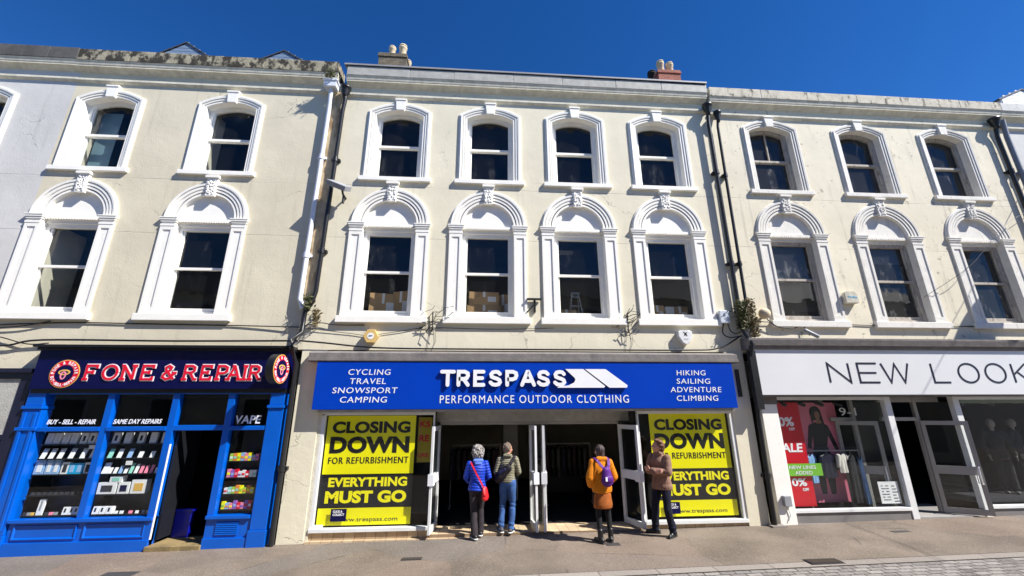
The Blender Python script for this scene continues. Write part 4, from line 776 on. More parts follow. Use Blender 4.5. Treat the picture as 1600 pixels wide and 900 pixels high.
# ------------------------------------------------------------------ fashion shop with the white sign
sC = thing('shopfront', (10.4, 0, gz(10.4)), 'white pillared shopfront with big display windows and angled open door', 'shopfront')
pr = MB(); pr.box(6.19, 6.56, -0.05, 0.15, -0.1, 2.46); pr.build('pillar', M['trim'], sC, None, 0.006); pr = MB(); pr.box(6.17, 6.58, -0.06, 0.15, 2.46, 2.62); pr.build('pillar_cap', M['greyledge'], sC)
f = MB()
for (a, b) in ((6.56, 9.18), (11.02, 14.7)): f.box(a, b, -0.03, 0.08, 0.27, 0.335); f.box(a, b, 0.0, 0.08, 2.55, 2.62)
f.box(9.18, 9.33, -0.02, 0.1, 0.10, 2.62); f.box(10.88, 11.03, -0.02, 0.1, 0.10, 2.62); f.box(6.56, 6.6, 0.0, 0.08, 0.335, 2.55)
f.build('frame', W, sC, None, 0.006)
r = MB(); r.box(6.56, 9.33, 0.0, 0.1, -0.05, 0.27); r.box(10.88, 14.7, 0.0, 0.1, -0.05, 0.27); r.build('grey_riser', mat('grey_tiles', (0.2, 0.19, 0.18), 0.5), sC)
MB().box(6.56, 14.7, -0.06, 0.0, -0.1, 0.075 + 0.0).build('plinth', M['kerb'], sC)
MB().box(9.33, 10.88, 0.0, 1.2, 0.0, 0.135).build('threshold', mat('grey_step', (0.32, 0.3, 0.28), 0.7), sC)
MB().quad((6.6, 0.04, 0.335), (9.18, 0.04, 0.335), (9.18, 0.04, 2.55), (6.6, 0.04, 2.55)).build('window_pane', M['shopglass'], sC); MB().quad((11.03, 0.04, 0.335), (14.7, 0.04, 0.335), (14.7, 0.04, 2.55), (11.03, 0.04, 2.55)).build('window_pane', M['shopglass'], sC)
f = MB(); f.box(9.33, 10.20, 0.30, 0.37, 2.08, 2.16); f.box(9.33, 10.88, 0.30, 0.37, 2.5, 2.62); f.box(10.20, 10.28, 0.29, 0.37, 0.14, 2.6); f.box(8.75, 8.83, 0.45, 0.53, 0.14, 2.6); f.box(8.2, 8.28, 0.7, 0.76, 0.14, 2.6); f.box(8.2, 8.83, 0.46, 0.52, 2.08, 2.16); f.build('door_frame', M['alu'], sC, None, 0.005)
MB().quad((9.33, 0.33, 2.16), (10.2, 0.33, 2.16), (10.2, 0.33, 2.5), (9.33, 0.33, 2.5)).build('transom_pane', M['shopglass'], sC)
MB().quad((10.28, 0.335, 0.15), (10.88, 0.1, 0.15), (10.88, 0.1, 2.5), (10.28, 0.335, 2.5)).build('return_pane', M['shopglass'], sC)
MB().quad((9.2, 0.1, 0.15), (8.8, 0.5, 0.15), (8.8, 0.5, 2.5), (9.2, 0.1, 2.5)).build('return_pane', M['shopglass'], sC)
door_leaf(sC, 10.24, 0.28, -33, 0.80, 0.16, 2.08, M['alu'], None, True); door_leaf(sC, 8.36, 0.55, -30, 0.80, 0.16, 2.08, M['alu'], None, True)
t = MB(); t.text("9-1", 8.44, 8.86, 2.2, 2.38, 0.44, 0.004, 0.0); t.build('lettering', M['white'], sC)
n_ = thing('notice', (8.9, 0.06, 0.4), 'white printed opening hours notice low on the glass beside the doorway', 'notice'); MB().box(8.62, 9.08, 0.06, 0.065, 0.40, 0.83).build('sheet', M['paper'], n_)
t = MB()
for i in range(6): t.box(8.68, 8.72 + 0.05 * (i % 2), 0.057, 0.0599, 0.74 - i * 0.055, 0.753 - i * 0.055); t.box(8.78, 8.85, 0.057, 0.0599, 0.74 - i * 0.055, 0.753 - i * 0.055); t.box(8.92, 9.02 + 0.03 * (i % 3 - 1), 0.057, 0.0599, 0.735 - i * 0.06, 0.75 - i * 0.06)
t.build('printing', M['blacktext'], n_)
sg = thing('shop_sign', (10.4, -0.2, 2.6), 'long white fascia board with thin dark lettering over the fashion shop', 'shop sign')
MB().box(6.12, 14.7, -0.23, 0.05, 2.655, 3.655).build('board', M['cwhite'], sg, None, 0.004)
h = MB(); h.extrude_x([(0.05, 3.66), (-0.25, 3.66), (-0.27, 3.68), (-0.27, 3.73), (-0.31, 3.74), (-0.34, 3.86), (-0.34, 3.90), (0.05, 3.93)], 5.98, 14.75); h.build('cornice', M['greyledge'], sg)
h = MB(); h.box(6.12, 14.7, -0.2, 0.05, 2.62, 2.652); h.build('underside', M['greyledge'], sg)
circ = [(.5 + .5 * math.cos(a * PI / 16), .5 + .5 * math.sin(a * PI / 16)) for a in range(33)]
TH = {'N': [[(0, 0), (0, 1), (.95, 0), (.95, 1)]], 'E': [[(.9, 0), (0, 0), (0, 1), (.9, 1)], [(0, .5), (.82, .5)]], 'W': [[(0, 1), (.33, 0), (.66, .98), (1, 0), (1.33, 1)]], 'L': [[(0, 1), (0, 0), (.75, 0)]], 'O': [circ], 'K': [[(0, 0), (0, 1)], [(.72, 1), (.06, .45)], [(.22, .56), (.75, 0)]]}
t = MB()
for c, x, sx in (('N', 7.80, .52), ('E', 8.52, .52), ('W', 9.10, .50), ('L', 10.33, .52), ('O', 10.98, .50), ('O', 11.66, .50), ('K', 12.36, .50)): t.strokes(TH[c], x, 2.925, sx, 0.425, 0.038, -0.238, 0.006)
t.build('lettering', M['navytext'], sg)
P = thing('poster', (7.05, 0.3, 0.33), 'tall red sale poster with white percentages in the fashion shop window', 'poster'); MB().box(6.72, 7.28, 0.24, 0.25, 0.34, 2.5).build('panel', M['redposter'], P)
t = MB(); t.text("0%", 6.74, 7.10, 1.98, 2.18, 0.235, 0.004, 0.03); t.text("OFF", 6.96, 7.10, 1.89, 1.95, 0.235, 0.004, 0.03); t.text("SALE", 6.58, 7.20, 1.43, 1.62, 0.235, 0.004, 0.03, 0.1); t.text("0%", 6.80, 7.14, 0.84 - 0.1, 1.0 - 0.1, 0.235, 0.004, 0.03); t.text("OFF", 7.02, 7.16, 0.64, 0.70, 0.235, 0.004, 0.03); t.build('lettering', M['white'], P)
P = thing('poster', (7.1, 0.2, 0.95), 'small green poster about new lines across the red sale poster', 'poster'); MB().box(6.72, 7.52, 0.19, 0.20, 0.95, 1.20).build('panel', M['green'], P)
t = MB(); t.text("NEW LINES", 6.76, 7.38, 1.09, 1.16, 0.186, 0.003, 0.01); t.text("ADDED", 6.88, 7.28, 0.98, 1.05, 0.186, 0.003, 0.01); t.build('lettering', M['white'], P)
P = thing('poster', (7.85, 0.6, 0.3), 'large pink poster of a long haired model behind the clothes rail', 'poster'); MB().box(7.25, 8.5, 0.62, 0.635, 0.33, 2.5).build('panel', M['pink'], P)
sk = mat('printed_skin', (0.3, 0.16, 0.11), 0.6); fig = lambda poly, y, m, nm: MB().prism(poly, y, y + 0.002).build(nm, m, P)
fig([(7.78, 1.5), (8.1, 1.5), (8.18, 1.75), (8.3, 1.42), (8.38, 1.46), (8.22, 1.98), (8.05, 2.05), (7.9, 2.05), (7.74, 1.98), (7.62, 1.5), (7.7, 1.46), (7.8, 1.75)], 0.614, M['posterblack'], 'printed_top'); fig([(7.76, 1.5), (8.12, 1.5), (8.2, 1.2), (8.1, 0.5), (7.98, 0.5), (7.94, 1.1), (7.88, 0.5), (7.76, 0.5), (7.7, 1.2)], 0.617, M['darkgrey'], 'printed_trousers')
fig([(7.84, 2.02)] + arc(7.97, 2.28, 0.14, PI, 0, 10) + [(8.16, 1.9), (8.06, 2.1), (7.9, 2.1)], 0.611, M['blacktext'], 'printed_hair'); fig([(8.0 + 0.07 * math.cos(k * PI / 8), 2.21 + 0.10 * math.sin(k * PI / 8)) for k in range(16)], 0.608, sk, 'printed_face'); fig([(7.96, 2.14), (8.04, 2.14), (8.06, 2.02), (7.94, 2.02)], 0.605, sk, 'printed_neck')
rail(7.3, 8.65, 0.4, 1.44, 'chrome clothes rail in front of the pink poster')
M['denim'] = mat('denim_cloth', srgb(120, 160, 205), 0.85, var=0.25); M['sequin'] = mat('glossy_dark_cloth', (0.015, 0.015, 0.03), 0.25, bump=0.6, bscale=60); M['cream'] = mat('pale_cloth', srgb(205, 200, 190), 0.85); M['blackcloth'] = mat('black_cloth', (0.008, 0.008, 0.01), 0.8)
garment(7.45, 0.38, 1.38, 0.34, 0.6, M['denim'], 'denim_jacket', 'light blue denim jacket at the left end of the chrome rail', None, True, 0.5); garment(7.85, 0.38, 1.38, 0.46, 0.5, M['sequin'], 'sequin_top', 'glossy dark top in the middle of the chrome rail', None, True, 0.2); garment(8.2, 0.38, 1.38, 0.3, 0.4, M['cream'], 'pale_top', 'pale short top between the dark garments on the rail', None, True, 0.3); garment(8.42, 0.38, 1.36, 0.34, 1.0, M['blackcloth'], 'black_dungarees', 'long black dungarees at the right end of the chrome rail', None, False, 0.2); garment(8.62, 0.38, 1.36, 0.2, 1.02, M['denim'], 'denim_jeans', 'long light blue jeans hanging beside the black dungarees', None, False, 0.8)
for i, x in enumerate((6.9, 7.35, 7.8, 8.25, 11.3, 12.1)):
    s = thing('spotlight', (x, 0.3, 2.5), f'small black spotlight, {ORD[i]} from the left along the ceiling of the fashion shop windows', 'spotlight', 'black spotlights under the window ceiling'); MB().tube([(x, 0.3, 2.6), (x, 0.3, 2.5)], 0.012).build('stem', M['black'], s); MB().capsule((x - 0.04, 0.28, 2.49), (x + 0.06, 0.22, 2.44), 0.035, 0.04, 10).build('lamp_head', M['black'], s)

# ------------------------------------------------------------------ drainpipes, wires, alarms and lamps on the walls
def pipe(label, pts, r, m, hopper=None, brackets=(), group='downpipes on the terrace', wallx=None):
    t = thing('downpipe', (pts[-1][0], pts[-1][1], pts[-1][2]), label, 'downpipe', group)
    MB().tube(pts, r, 10).build('pipe', m, t)
    for i in range(len(pts) - 1):
        a, b = Vector(pts[i]), Vector(pts[i + 1]); L = (b - a).length; n = int(L / 1.8)
        for k in range(n): p = a + (b - a) * ((k + 0.6) / max(1, n)); d = (b - a).normalized() * 0.06; c = MB(); c.tube([p - d, p + d], r * 1.28, 10); c.box(p.x - r * 2, p.x + r * 2, p.y + r * 0.3, 0.0, p.z - 0.03, p.z + 0.03); c.build('collar', m, t)
    if hopper:
        x, y, z = pts[0]; h = MB()
        if hopper == 'box': h.box(x - 0.15, x + 0.15, y - 0.13, y + 0.09, z - 0.02, z + 0.14); h.box(x - 0.17, x + 0.17, y - 0.15, y + 0.09, z + 0.14, z + 0.19)
        else: h.lathe([(0.0, -0.16), (r * 1.1, -0.16), (r * 1.3, -0.08), (r * 2.2, 0.02), (r * 2.4, 0.10), (r * 2.7, 0.11), (r * 2.7, 0.17), (0.0, 0.17)], (x, y, z), 14)
        h.build('hopper_head', m, t)
    return t
pipe('white plastic downpipe with square hopper beside the black pipe', [(-3.98, -0.16, 10.30), (-3.98, -0.16, 10.1), (-4.0, -0.09, 9.85), (-4.02, -0.09, 4.72), (-3.93, -0.09, 4.5)], 0.055, M['pvc'], 'box')
pipe('black iron downpipe at the seam left of the blue clothing sign', [(-3.62, -0.16, 10.2), (-3.60, -0.16, 9.95), (-3.65, -0.10, 9.7), (-3.70, -0.10, 4.9), (-3.75, -0.1, 4.65), (-3.86, -0.12, 4.42), (-3.88, -0.12, 3.98), (-3.90, -0.42, 3.75), (-3.90, -0.42, 3.6), (-3.885, -0.12, 3.3), (-3.885, -0.10, -0.06)], 0.05, M['black'], 'bowl')
pipe('black iron downpipe left of the pair above the white fashion sign', [(6.03, -0.16, 10.2), (6.02, -0.12, 9.8), (6.02, -0.10, 4.75), (5.99, -0.11, 4.2), (6.04, -0.34, 3.75), (6.04, -0.12, 3.3), (6.06, -0.1, 2.4), (6.02, -0.1, 0.08)], 0.048, M['black'], 'bowl')
pipe('thinner black downpipe right of the pair, under the worn cornice', [(6.30, -0.14, 10.0), (6.28, -0.10, 9.7), (6.22, -0.10, 4.78), (6.05, -0.12, 4.35)], 0.037, M['black'], 'bowl')
pipe('black downpipe at the far right end of the worn cream house', [(14.62, -0.16, 10.2), (14.62, -0.10, 9.8), (14.62, -0.10, 4.2), (14.6, -0.38, 3.8)], 0.05, M['black'], 'bowl')
pipe('grey downpipe close against the bright white right house', [(14.92, -0.14, 10.35), (14.92, -0.10, 9.8), (14.92, -0.10, 4.0)], 0.06, M['grey'])
b_ = thing('pipe_cover', (6.05, -0.1, 2.3), 'black tapered cover box over the pipe beside the white sign', 'pipe cover'); MB().box(5.98, 6.13, -0.26, -0.16, 2.35, 3.62).build('casing', M['black'], b_)
b_ = thing('light_fitting', (5.78, -0.05, 2.75), 'thin dark vertical light fitting between the blue and white signs', 'light fitting'); MB().box(5.72, 5.78, -0.09, -0.021, 2.62, 3.22).build('casing', M['black'], b_)

def cable(label, pts, r=0.012, cat='cable', group='cables along the facade', name='cable', m=None):
    P = [Vector(p) for p in pts]; out = []
    for i in range(len(P) - 1):
        a, b, c, d = P[max(0, i - 1)], P[i], P[i + 1], P[min(len(P) - 1, i + 2)]
        for k in range(6):
            t = k / 6; out.append(0.5 * ((2 * b) + (c - a) * t + (2 * a - 5 * b + 4 * c - d) * t * t + (3 * b - 3 * c + d - a) * t ** 3))
    out.append(P[-1]); o = MB().tube(out, r, 6).build(name, m or M['black'], None, pts[0]); return tag(o, label, cat, group)
cable('thick black cable sagging along the top of the blue clothing sign', [(-3.9, -0.1, 3.80), (-3.4, -0.08, 3.76), (-2.2, -0.07, 3.66), (0, -0.07, 3.645), (2.5, -0.07, 3.645), (4.6, -0.07, 3.65), (5.4, -0.08, 3.70), (5.95, -0.1, 3.98)], 0.018)
cable('thin grey wire looping under the first floor sills of the middle house', [(-3.8, -0.03, 4.08), (-2.9, -0.02, 3.98), (-2.5, -0.02, 3.94), (-1.9, -0.02, 4.02), (-1.2, -0.02, 4.12), (0.3, -0.02, 4.1), (1.6, -0.02, 4.14)], 0.006)
cable('black wire from the pipe joint to the first sill', [(-3.85, -0.08, 4.12), (-3.55, -0.05, 4.20), (-3.2, -0.05, 4.16), (-2.6, -0.02, 4.165)], 0.01)
cable('black cable along the wall above the phone shop', [(-10.0, -0.03, 4.1), (-8.6, -0.02, 4.16), (-7.4, -0.02, 4.15), (-5.4, -0.02, 4.13), (-3.95, -0.06, 4.1)], 0.012)
cable('loose cable drooping across the wall at the left edge', [(-11.5, -0.05, 3.72), (-9.8, -0.06, 3.66), (-9.0, -0.08, 3.78), (-6.5, -0.06, 3.78), (-3.95, -0.08, 3.80)], 0.02)
cable('thin wire hanging beneath the sill at the left edge', [(-10.6, -0.04, 4.0), (-9.6, -0.05, 4.06), (-9.0, -0.05, 4.18)], 0.012)
cable('second loose cable crossing beneath the sill at the left edge', [(-10.5, -0.05, 3.95), (-9.9, -0.05, 3.85), (-9.3, -0.05, 3.7), (-8.9, -0.05, 3.72)], 0.012)
cable('black cable running along the sills of the worn cream house', [(6.2, -0.06, 4.36), (7.0, -0.04, 4.32), (8.6, -0.02, 4.30), (9.4, -0.02, 4.28), (11.2, -0.02, 4.28), (14.5, -0.02, 4.28)], 0.011)
cable('cable loop drooping from the globe lamp to the white sign', [(6.62, -0.12, 4.42), (6.9, -0.08, 4.22), (7.3, -0.06, 4.18), (7.55, -0.06, 4.25), (7.65, -0.1, 4.0)], 0.012)
cable('black cable curling below the white junction box', [(5.62, -0.05, 4.28), (5.55, -0.08, 4.05), (5.7, -0.08, 3.95), (5.98, -0.12, 3.98)], 0.014); cable('second cable curling below the white junction box', [(5.72, -0.05, 4.28), (5.74, -0.09, 4.1), (5.85, -0.09, 4.04), (5.98, -0.12, 4.08)], 0.012)
cable('wire stretched diagonally across the last arched window on the right', [(10.9, -0.05, 5.0), (12.2, -0.25, 5.8), (13.5, -0.25, 6.9), (14.9, -0.08, 7.55)], 0.006)
rnd = random.Random(11)
def loose(cx, cz, label):
    m = MB()
    for i in range(13):
        p = Vector((cx + rnd.uniform(-0.25, 0.2), -0.05, cz + rnd.uniform(-0.25, 0.15))); q = [p]
        for k in range(3): p = p + Vector((rnd.uniform(0.02, 0.2), rnd.uniform(-0.07, 0.02), rnd.uniform(-0.06, 0.16))); q.append(Vector((p.x, min(p.y, -0.015), p.z)))
        m.tube(q, rnd.uniform(0.005, 0.009), 5)
    m.tube([(cx + 0.13, -0.03, cz - 0.2), (cx + 0.13, -0.05, cz + 0.26)], 0.014, 6)
    for s in (0, .08): m.tube([(cx + 0.12 + s, -0.02, cz - 0.1), (cx + 0.06 + s * 2, -0.02, cz - 0.4), (cx + 0.02 + s, -0.02, cz - 0.7)], 0.004, 5)
    tag(m.build('loose_wires', M['black'], None, (cx, -0.03, cz)), label, 'wires', 'tangles of cut wires')
loose(-1.25, 4.22, 'tangle of cut black wires between the first two arched windows'); loose(3.2, 4.24, 'tangle of cut black wires left of the last arched window over the blue sign')
# alarm boxes
a = thing('alarm_box', (-2.42, 0, 3.9), 'yellow hexagonal alarm box below the window with cardboard boxes', 'alarm box'); hx = [( -2.42 + 0.165 * math.cos(k * PI / 3), 3.91 + 0.165 * math.sin(k * PI / 3)) for k in range(6)]
MB().prism(hx, -0.12, 0.0).build('casing', mat('alarm_yellow', srgb(214, 180, 112), 0.45), a, None, 0.012); MB().prism(arc(-2.42, 3.91, 0.07, 0, 2 * PI, 20)[:-1], -0.124, -0.1201).build('badge', M['paper'], a); q = MB().text("ADT", -2.465, -2.375, 3.895, 3.93, -0.127, 0.003, 0.02); q.build('lettering', M['navy'], a)
a = thing('alarm_box', (4.62, 0, 3.9), 'white shield shaped alarm box with a small dark crest', 'alarm box'); MB().prism([(4.46, 4.07), (4.46, 3.95), (4.54, 3.82), (4.63, 3.77), (4.72, 3.82), (4.79, 3.95), (4.79, 4.07), (4.72, 4.10), (4.53, 4.10)], -0.12, 0.0).build('casing', M['offwhite'], a, None, 0.015); MB().prism([(4.58, 4.06), (4.61, 4.02), (4.59, 3.96), (4.63, 3.99), (4.67, 3.96), (4.65, 4.02), (4.68, 4.06), (4.63, 4.04)], -0.125, -0.1201).build('crest', M['blacktext'], a)
MB().box(4.57, 4.69, -0.123, -0.1201, 3.9, 3.905).box(4.58, 4.68, -0.123, -0.1201, 3.88, 3.885).build('lettering', M['grey'], a)
a = thing('alarm_box', (8.92, 0, 4.9), 'cream chamfered alarm box between the arched windows of the worn house', 'alarm box'); MB().prism([(8.74, 4.80), (9.06, 4.80), (9.09, 4.84), (9.09, 5.02), (9.03, 5.10), (8.80, 5.10), (8.74, 5.04)], -0.13, 0.0).build('casing', M['cornice'], a, None, 0.015); q = MB(); q.text("TX-Bre", 8.80, 9.04, 4.92, 4.98, -0.134, 0.003, 0.0, 0.1); q.build('lettering', M['cyan'], a)
a = thing('junction_box', (5.63, 0, 4.4), 'pale grey junction box beside the weeds on the twin pipes', 'junction box'); MB().box(5.52, 5.75, -0.12, 0.0, 4.28, 4.58).build('casing', mat('pale_grey_plastic', srgb(200, 206, 214), 0.4), a, None, 0.01); MB().ball((5.56, -0.121, 4.43), 0.01).build('screw', M['black'], a)
a = thing('meter_box', (6.38, -0.05, 0.45), 'small grey socket box low on the white pillar', 'meter box'); MB().box(6.30, 6.46, -0.13, -0.05, 0.42, 0.62).build('casing', M['grey'], a, None, 0.01); MB().tube([(6.38, -0.07, 0.42), (6.42, -0.07, 0.25), (6.36, -0.065, 0.14)], 0.009, 6).build('cord', M['offwhite'], a)
a = thing('globe_lamp', (6.58, -0.1, 4.45), 'round dirty wall lamp left of the first worn arched window', 'wall lamp'); MB().ball((6.58, -0.17, 4.5), (0.13, 0.13, 0.13)).build('globe', M['pot'], a); MB().tube([(6.58, 0, 4.42), (6.58, -0.14, 4.42)], 0.03).build('bracket', M['grey'], a)
a = thing('floodlight', (-3.3, -0.2, 7.55), 'grey floodlight on a bracket beside the black pipe', 'floodlight'); xf = Matrix.Translation((-3.42, -0.32, 7.42)) @ Matrix.Rotation(math.radians(22), 4, 'Y') @ Matrix.Rotation(math.radians(30), 4, 'X')
q = MB(); q.box(-0.24, 0.24, -0.15, 0.15, -0.06, 0.06, xf); q.build('housing', M['grey'], a, None, 0.01); q = MB(); q.box(-0.21, 0.21, -0.12, 0.12, -0.066, -0.061, xf); q.build('lens', M['shopglass'], a); q = MB(); q.tube([(-3.35, -0.3, 7.36), (-3.34, -0.2, 7.25), (-3.34, 0, 7.25)], 0.025); q.tube([(-3.34, -0.15, 7.25), (-3.34, -0.15, 7.05)], 0.03); q.build('bracket', M['black'], a)
a = thing('wall_bracket', (1.2, 0, 4.65), 'black T shaped iron bracket between the middle arched windows', 'bracket'); q = MB(); q.box(1.0, 1.33, -0.09, -0.03, 4.78, 4.82); q.box(1.16, 1.2, -0.06, 0.0, 4.5, 4.78); q.tube([(1.0, -0.05, 4.5), (1.17, -0.05, 4.68)], 0.014); q.build('iron', M['black'], a)
for x, z, l in ((7.62, 4.05, 'grey tube lamp hanging from the cable above the white sign'),): a = thing('tube_lamp', (x, -0.1, z), l, 'lamp'); MB().capsule((7.55, -0.12, 4.12), (7.78, -0.16, 3.98), 0.045).build('tube', M['grey'], a)
def weeds(name, cx, cy, z0, z1, w, n, m, label):
    k = MB()
    for i in range(n):
        p = Vector((cx + rnd.gauss(0, w * 0.45), cy + rnd.uniform(-0.14, 0.06), rnd.uniform(z0, z1))); R = Euler((rnd.uniform(0, 6), rnd.uniform(0, 6), rnd.uniform(0, 6))).to_matrix(); s = rnd.uniform(0.02, 0.05)
        k.add([tuple(p + R @ Vector(v) * s) for v in ((0, -1, 0), (0.4, 0, 0.15), (0, 1.2, 0), (-0.4, 0, 0.15))], [(0, 1, 2, 3)])
    for i in range(14): x = cx + rnd.gauss(0, w * 0.4); z = rnd.uniform(z0, (z0 + z1) / 2); k.tube([(cx, cy, z), (x, cy - 0.08, z + 0.12), (x + rnd.uniform(-.06, .06), cy - 0.1, z + 0.25)], 0.004, 4)
    tag(k.build(name, m, None, (cx, cy, z0)), label, 'plant', 'weeds rooted on the drainpipes')
weeds('weed', 6.0, -0.14, 4.12, 4.80, 0.16, 650, M['leaf'], 'dense olive weed on the left pipe above the white sign corner'); weeds('weed', 6.23, -0.14, 3.95, 4.85, 0.15, 650, M['dryleaf'], 'straggling brown weed on the thinner pipe above the white sign'); weeds('weed', -3.80, -0.12, 4.45, 4.78, 0.10, 160, M['leaf'], 'small green weed where the white pipe joins the black pipe'); weeds('weed', -3.62, -0.06, 4.1, 4.5, 0.07, 110, M['dryleaf'], 'dry weed below the pipe joint beside the first sill'); weeds('weed', -4.0, -0.3, 10.5, 10.62, 0.25, 120, M['leaf'], 'green tuft in the gutter above the white hopper')

# ------------------------------------------------------------------ things behind the upstairs panes
def carton(x, y, z, w, d, h, rz, label, m='cardboard', cat='cardboard box', grp='boxes stacked behind the arched windows'):
    t = thing('cardboard_box', (x, y, z), label, cat, grp); t.rotation_euler = (0, 0, rz); q = MB(); q.box(-w / 2, w / 2, -d / 2, d / 2, 0, h); o = q.build('carton', M[m], t, (0, 0, 0)); o.location = (0, 0, 0)
    q = MB(); q.box(-0.03, 0.03, -d / 2 - 0.003, d / 2, h, h + 0.003); q.box(-0.03, 0.03, -d / 2 - 0.003, -d / 2, h * 0.6, h); q.box(w * 0.12, w * 0.4, -d / 2 - 0.003, -d / 2, h * 0.25, h * 0.65); o = q.build('tape_and_label', M['paper'], t, (0, 0, 0)); o.location = (0, 0, 0)
def bench(x0, x1, label): t = thing('bench', ((x0 + x1) / 2, 0.8, 3.95), label, 'bench', 'low benches under the arched windows'); MB().box(x0, x1, 0.40, 1.3, 4.36, 4.42).build('worktop', M['room'], t); q = MB(); q.box(x0 + 0.02, x0 + 0.08, 0.45, 1.2, 3.95, 4.36); q.box(x1 - 0.08, x1 - 0.02, 0.45, 1.2, 3.95, 4.36); q.build('trestle', M['room'], t)
bench(-2.9, -1.55, 'bench under the left arched window with brown boxes'); bench(-0.6, 0.8, 'bench under the arched window with taped cartons'); bench(3.9, 5.25, 'bench under the arched window with yellow and white packs')
carton(-2.42, 0.75, 4.42, 0.62, 0.5, 0.62, 0.2, 'brown carton at the left behind the first arched window over the blue sign'); carton(-1.92, 0.72, 4.42, 0.4, 0.4, 0.68, -0.25, 'tall brown carton leaning at the right of the first arched window')
carton(0.0, 0.72, 4.42, 0.8, 0.5, 0.36, 0.08, 'lower taped carton behind the second arched window over the blue sign'); carton(0.0, 0.72, 4.785, 0.72, 0.5, 0.32, 0.08, 'upper taped carton, topmost of the stack in the second arched window'); carton(0.52, 0.8, 4.42, 0.3, 0.4, 0.66, -0.2, 'narrow brown carton at the right of the taped stack')
carton(4.30, 0.72, 4.42, 0.36, 0.4, 0.42, 0.1, 'yellowish pack at the left of the last arched window over the sign', 'cardboard'); carton(4.64, 0.7, 4.42, 0.22, 0.3, 0.40, 0.1, 'white pack in the middle of the last arched window over the sign', 'paper'); carton(4.95, 0.8, 4.42, 0.4, 0.4, 0.42, -0.1, 'brown pack at the right of the last arched window over the sign'); carton(2.05, 0.9, 4.2, 0.5, 0.4, 0.55, 0.1, 'dim carton low behind the third arched window')
a = thing('step_ladder', (2.42, 1.2, 3.95), 'white folding step ladder standing behind the third arched window', 'ladder'); q = MB()
for s in (-1, 1): q.tube([(2.42 + s * 0.09, 1.2, 5.3), (2.42 + s * 0.26, 1.0, 3.95)], 0.018); q.tube([(2.42 + s * 0.07, 1.22, 5.3), (2.42 + s * 0.22, 1.6, 3.95)], 0.014)
q.build('rails', M['white'], a); q = MB()
for i in range(5): z = 4.2 + i * 0.25; k = 0.26 - 0.17 * (z - 3.95) / 1.35; q.box(2.42 - k, 2.42 + k, 1.0 + 0.2 * (z - 3.95) / 1.35 - 0.05, 1.0 + 0.2 * (z - 3.95) / 1.35 + 0.05, z - 0.012, z + 0.012)
q.box(2.31, 2.53, 1.13, 1.28, 5.29, 5.32); q.build('treads', M['white'], a)
for (x0, x1, y, z, lab) in ((1.75, 2.75, 2.6, 6.95, 'white ceiling tube seen high in the third arched window'), (4.0, 5.1, 2.6, 6.95, 'white ceiling tube seen high in the last arched window over the sign'), (-9.6, -8.6, 2.2, 6.95, 'white ceiling tube in the left arched window of the beige house'), (-6.9, -5.9, 2.2, 6.95, 'white ceiling tube in the right arched window of the beige house')):
    a = thing('ceiling_tube', ((x0 + x1) / 2, y, z), lab, 'ceiling lamp', 'unlit ceiling tubes upstairs'); MB().box(x0, x1, y - 0.06, y + 0.06, z + 0.05, z + 0.12).build('batten', M['white'], a); MB().tube([(x0 + 0.03, y, z + 0.02), (x1 - 0.03, y, z + 0.02)], 0.02).build('tube', M['white'], a)
a = thing('picture_frame', (-9.0, 0.9, 4.36), 'brown wooden frame propped behind the left arched window', 'frame'); q = MB(); q.sweep([(-9.25, 4.38), (-8.85, 4.38), (-8.85, 4.72), (-9.25, 4.72)][::1], [(0, 0.6), (0.05, 0.6), (0.05, 0.63), (0, 0.63)], closed=True); q.build('frame', M['wood'], a); 

lin = mat('pale_lining', srgb(200, 196, 178), 0.7)
MB().box(-9.93, -9.86, 0.30, 1.05, 4.1, 6.5).build('window_lining', lin, bA); MB().box(-9.93, -9.86, 0.32, 0.9, 7.9, 9.8).build('window_lining', lin, bA); MB().box(-7.07, -7.0, 0.32, 0.75, 7.9, 9.8).build('window_lining', lin, bA)
a = thing('blind_or_reflection', (-9.27, 0.4, 9.3), 'pale blue sheet painted as a reflection in the top left window of the beige house', 'blind'); MB().box(-9.78, -9.30, 0.42, 0.43, 8.0, 9.7).build('fabric', mat('blue_grey_reflection', srgb(120, 150, 160), 0.7), a)  # sheet added so its colour stands in for a teal reflection
for i, (cx, zz) in enumerate(((7.80, 6.05), (10.42, 6.2))):
    a = thing('blind_or_reflection', (cx, 0.4, zz), ('long' if i == 0 else 'short') + ' grey roller blind behind the ' + ('first' if i == 0 else 'second') + ' arched window of the worn house', 'blind'); MB().box(cx - 0.55, cx + 0.55, 0.36, 0.37, zz - (0.6 if i == 0 else 0.2), 6.5).build('fabric', mat('grey_blind', (0.12, 0.125, 0.13), 0.8), a)
# ------------------------------------------------------------------ unseen tapered shape strung over the street, added for the shadow it casts
a = thing('hanging_shadow_caster', (14.9, -1.5, 7.3), 'unseen tapered shape on a wire over the street, added to cast a shadow', 'shadow caster'); MB().lathe([(0.02, -0.75), (0.10, -0.65), (0.42, 0.25), (0.44, 0.32), (0.3, 0.45), (0.05, 0.5), (0.0, 0.5)], (14.9, -1.5, 7.25), 20).build('caster_body', M['grey'], a); MB().tube([(14.9, -1.5, 7.75), (14.9, -1.5, 8.3)], 0.012).build('hanger', M['black'], a)
cable('wire over the street carrying the unseen shadow caster', [(15.2, 0.0, 8.5), (14.9, -1.5, 8.3), (14.0, -6, 8.0), (13, -12.2, 8.2)], 0.01)
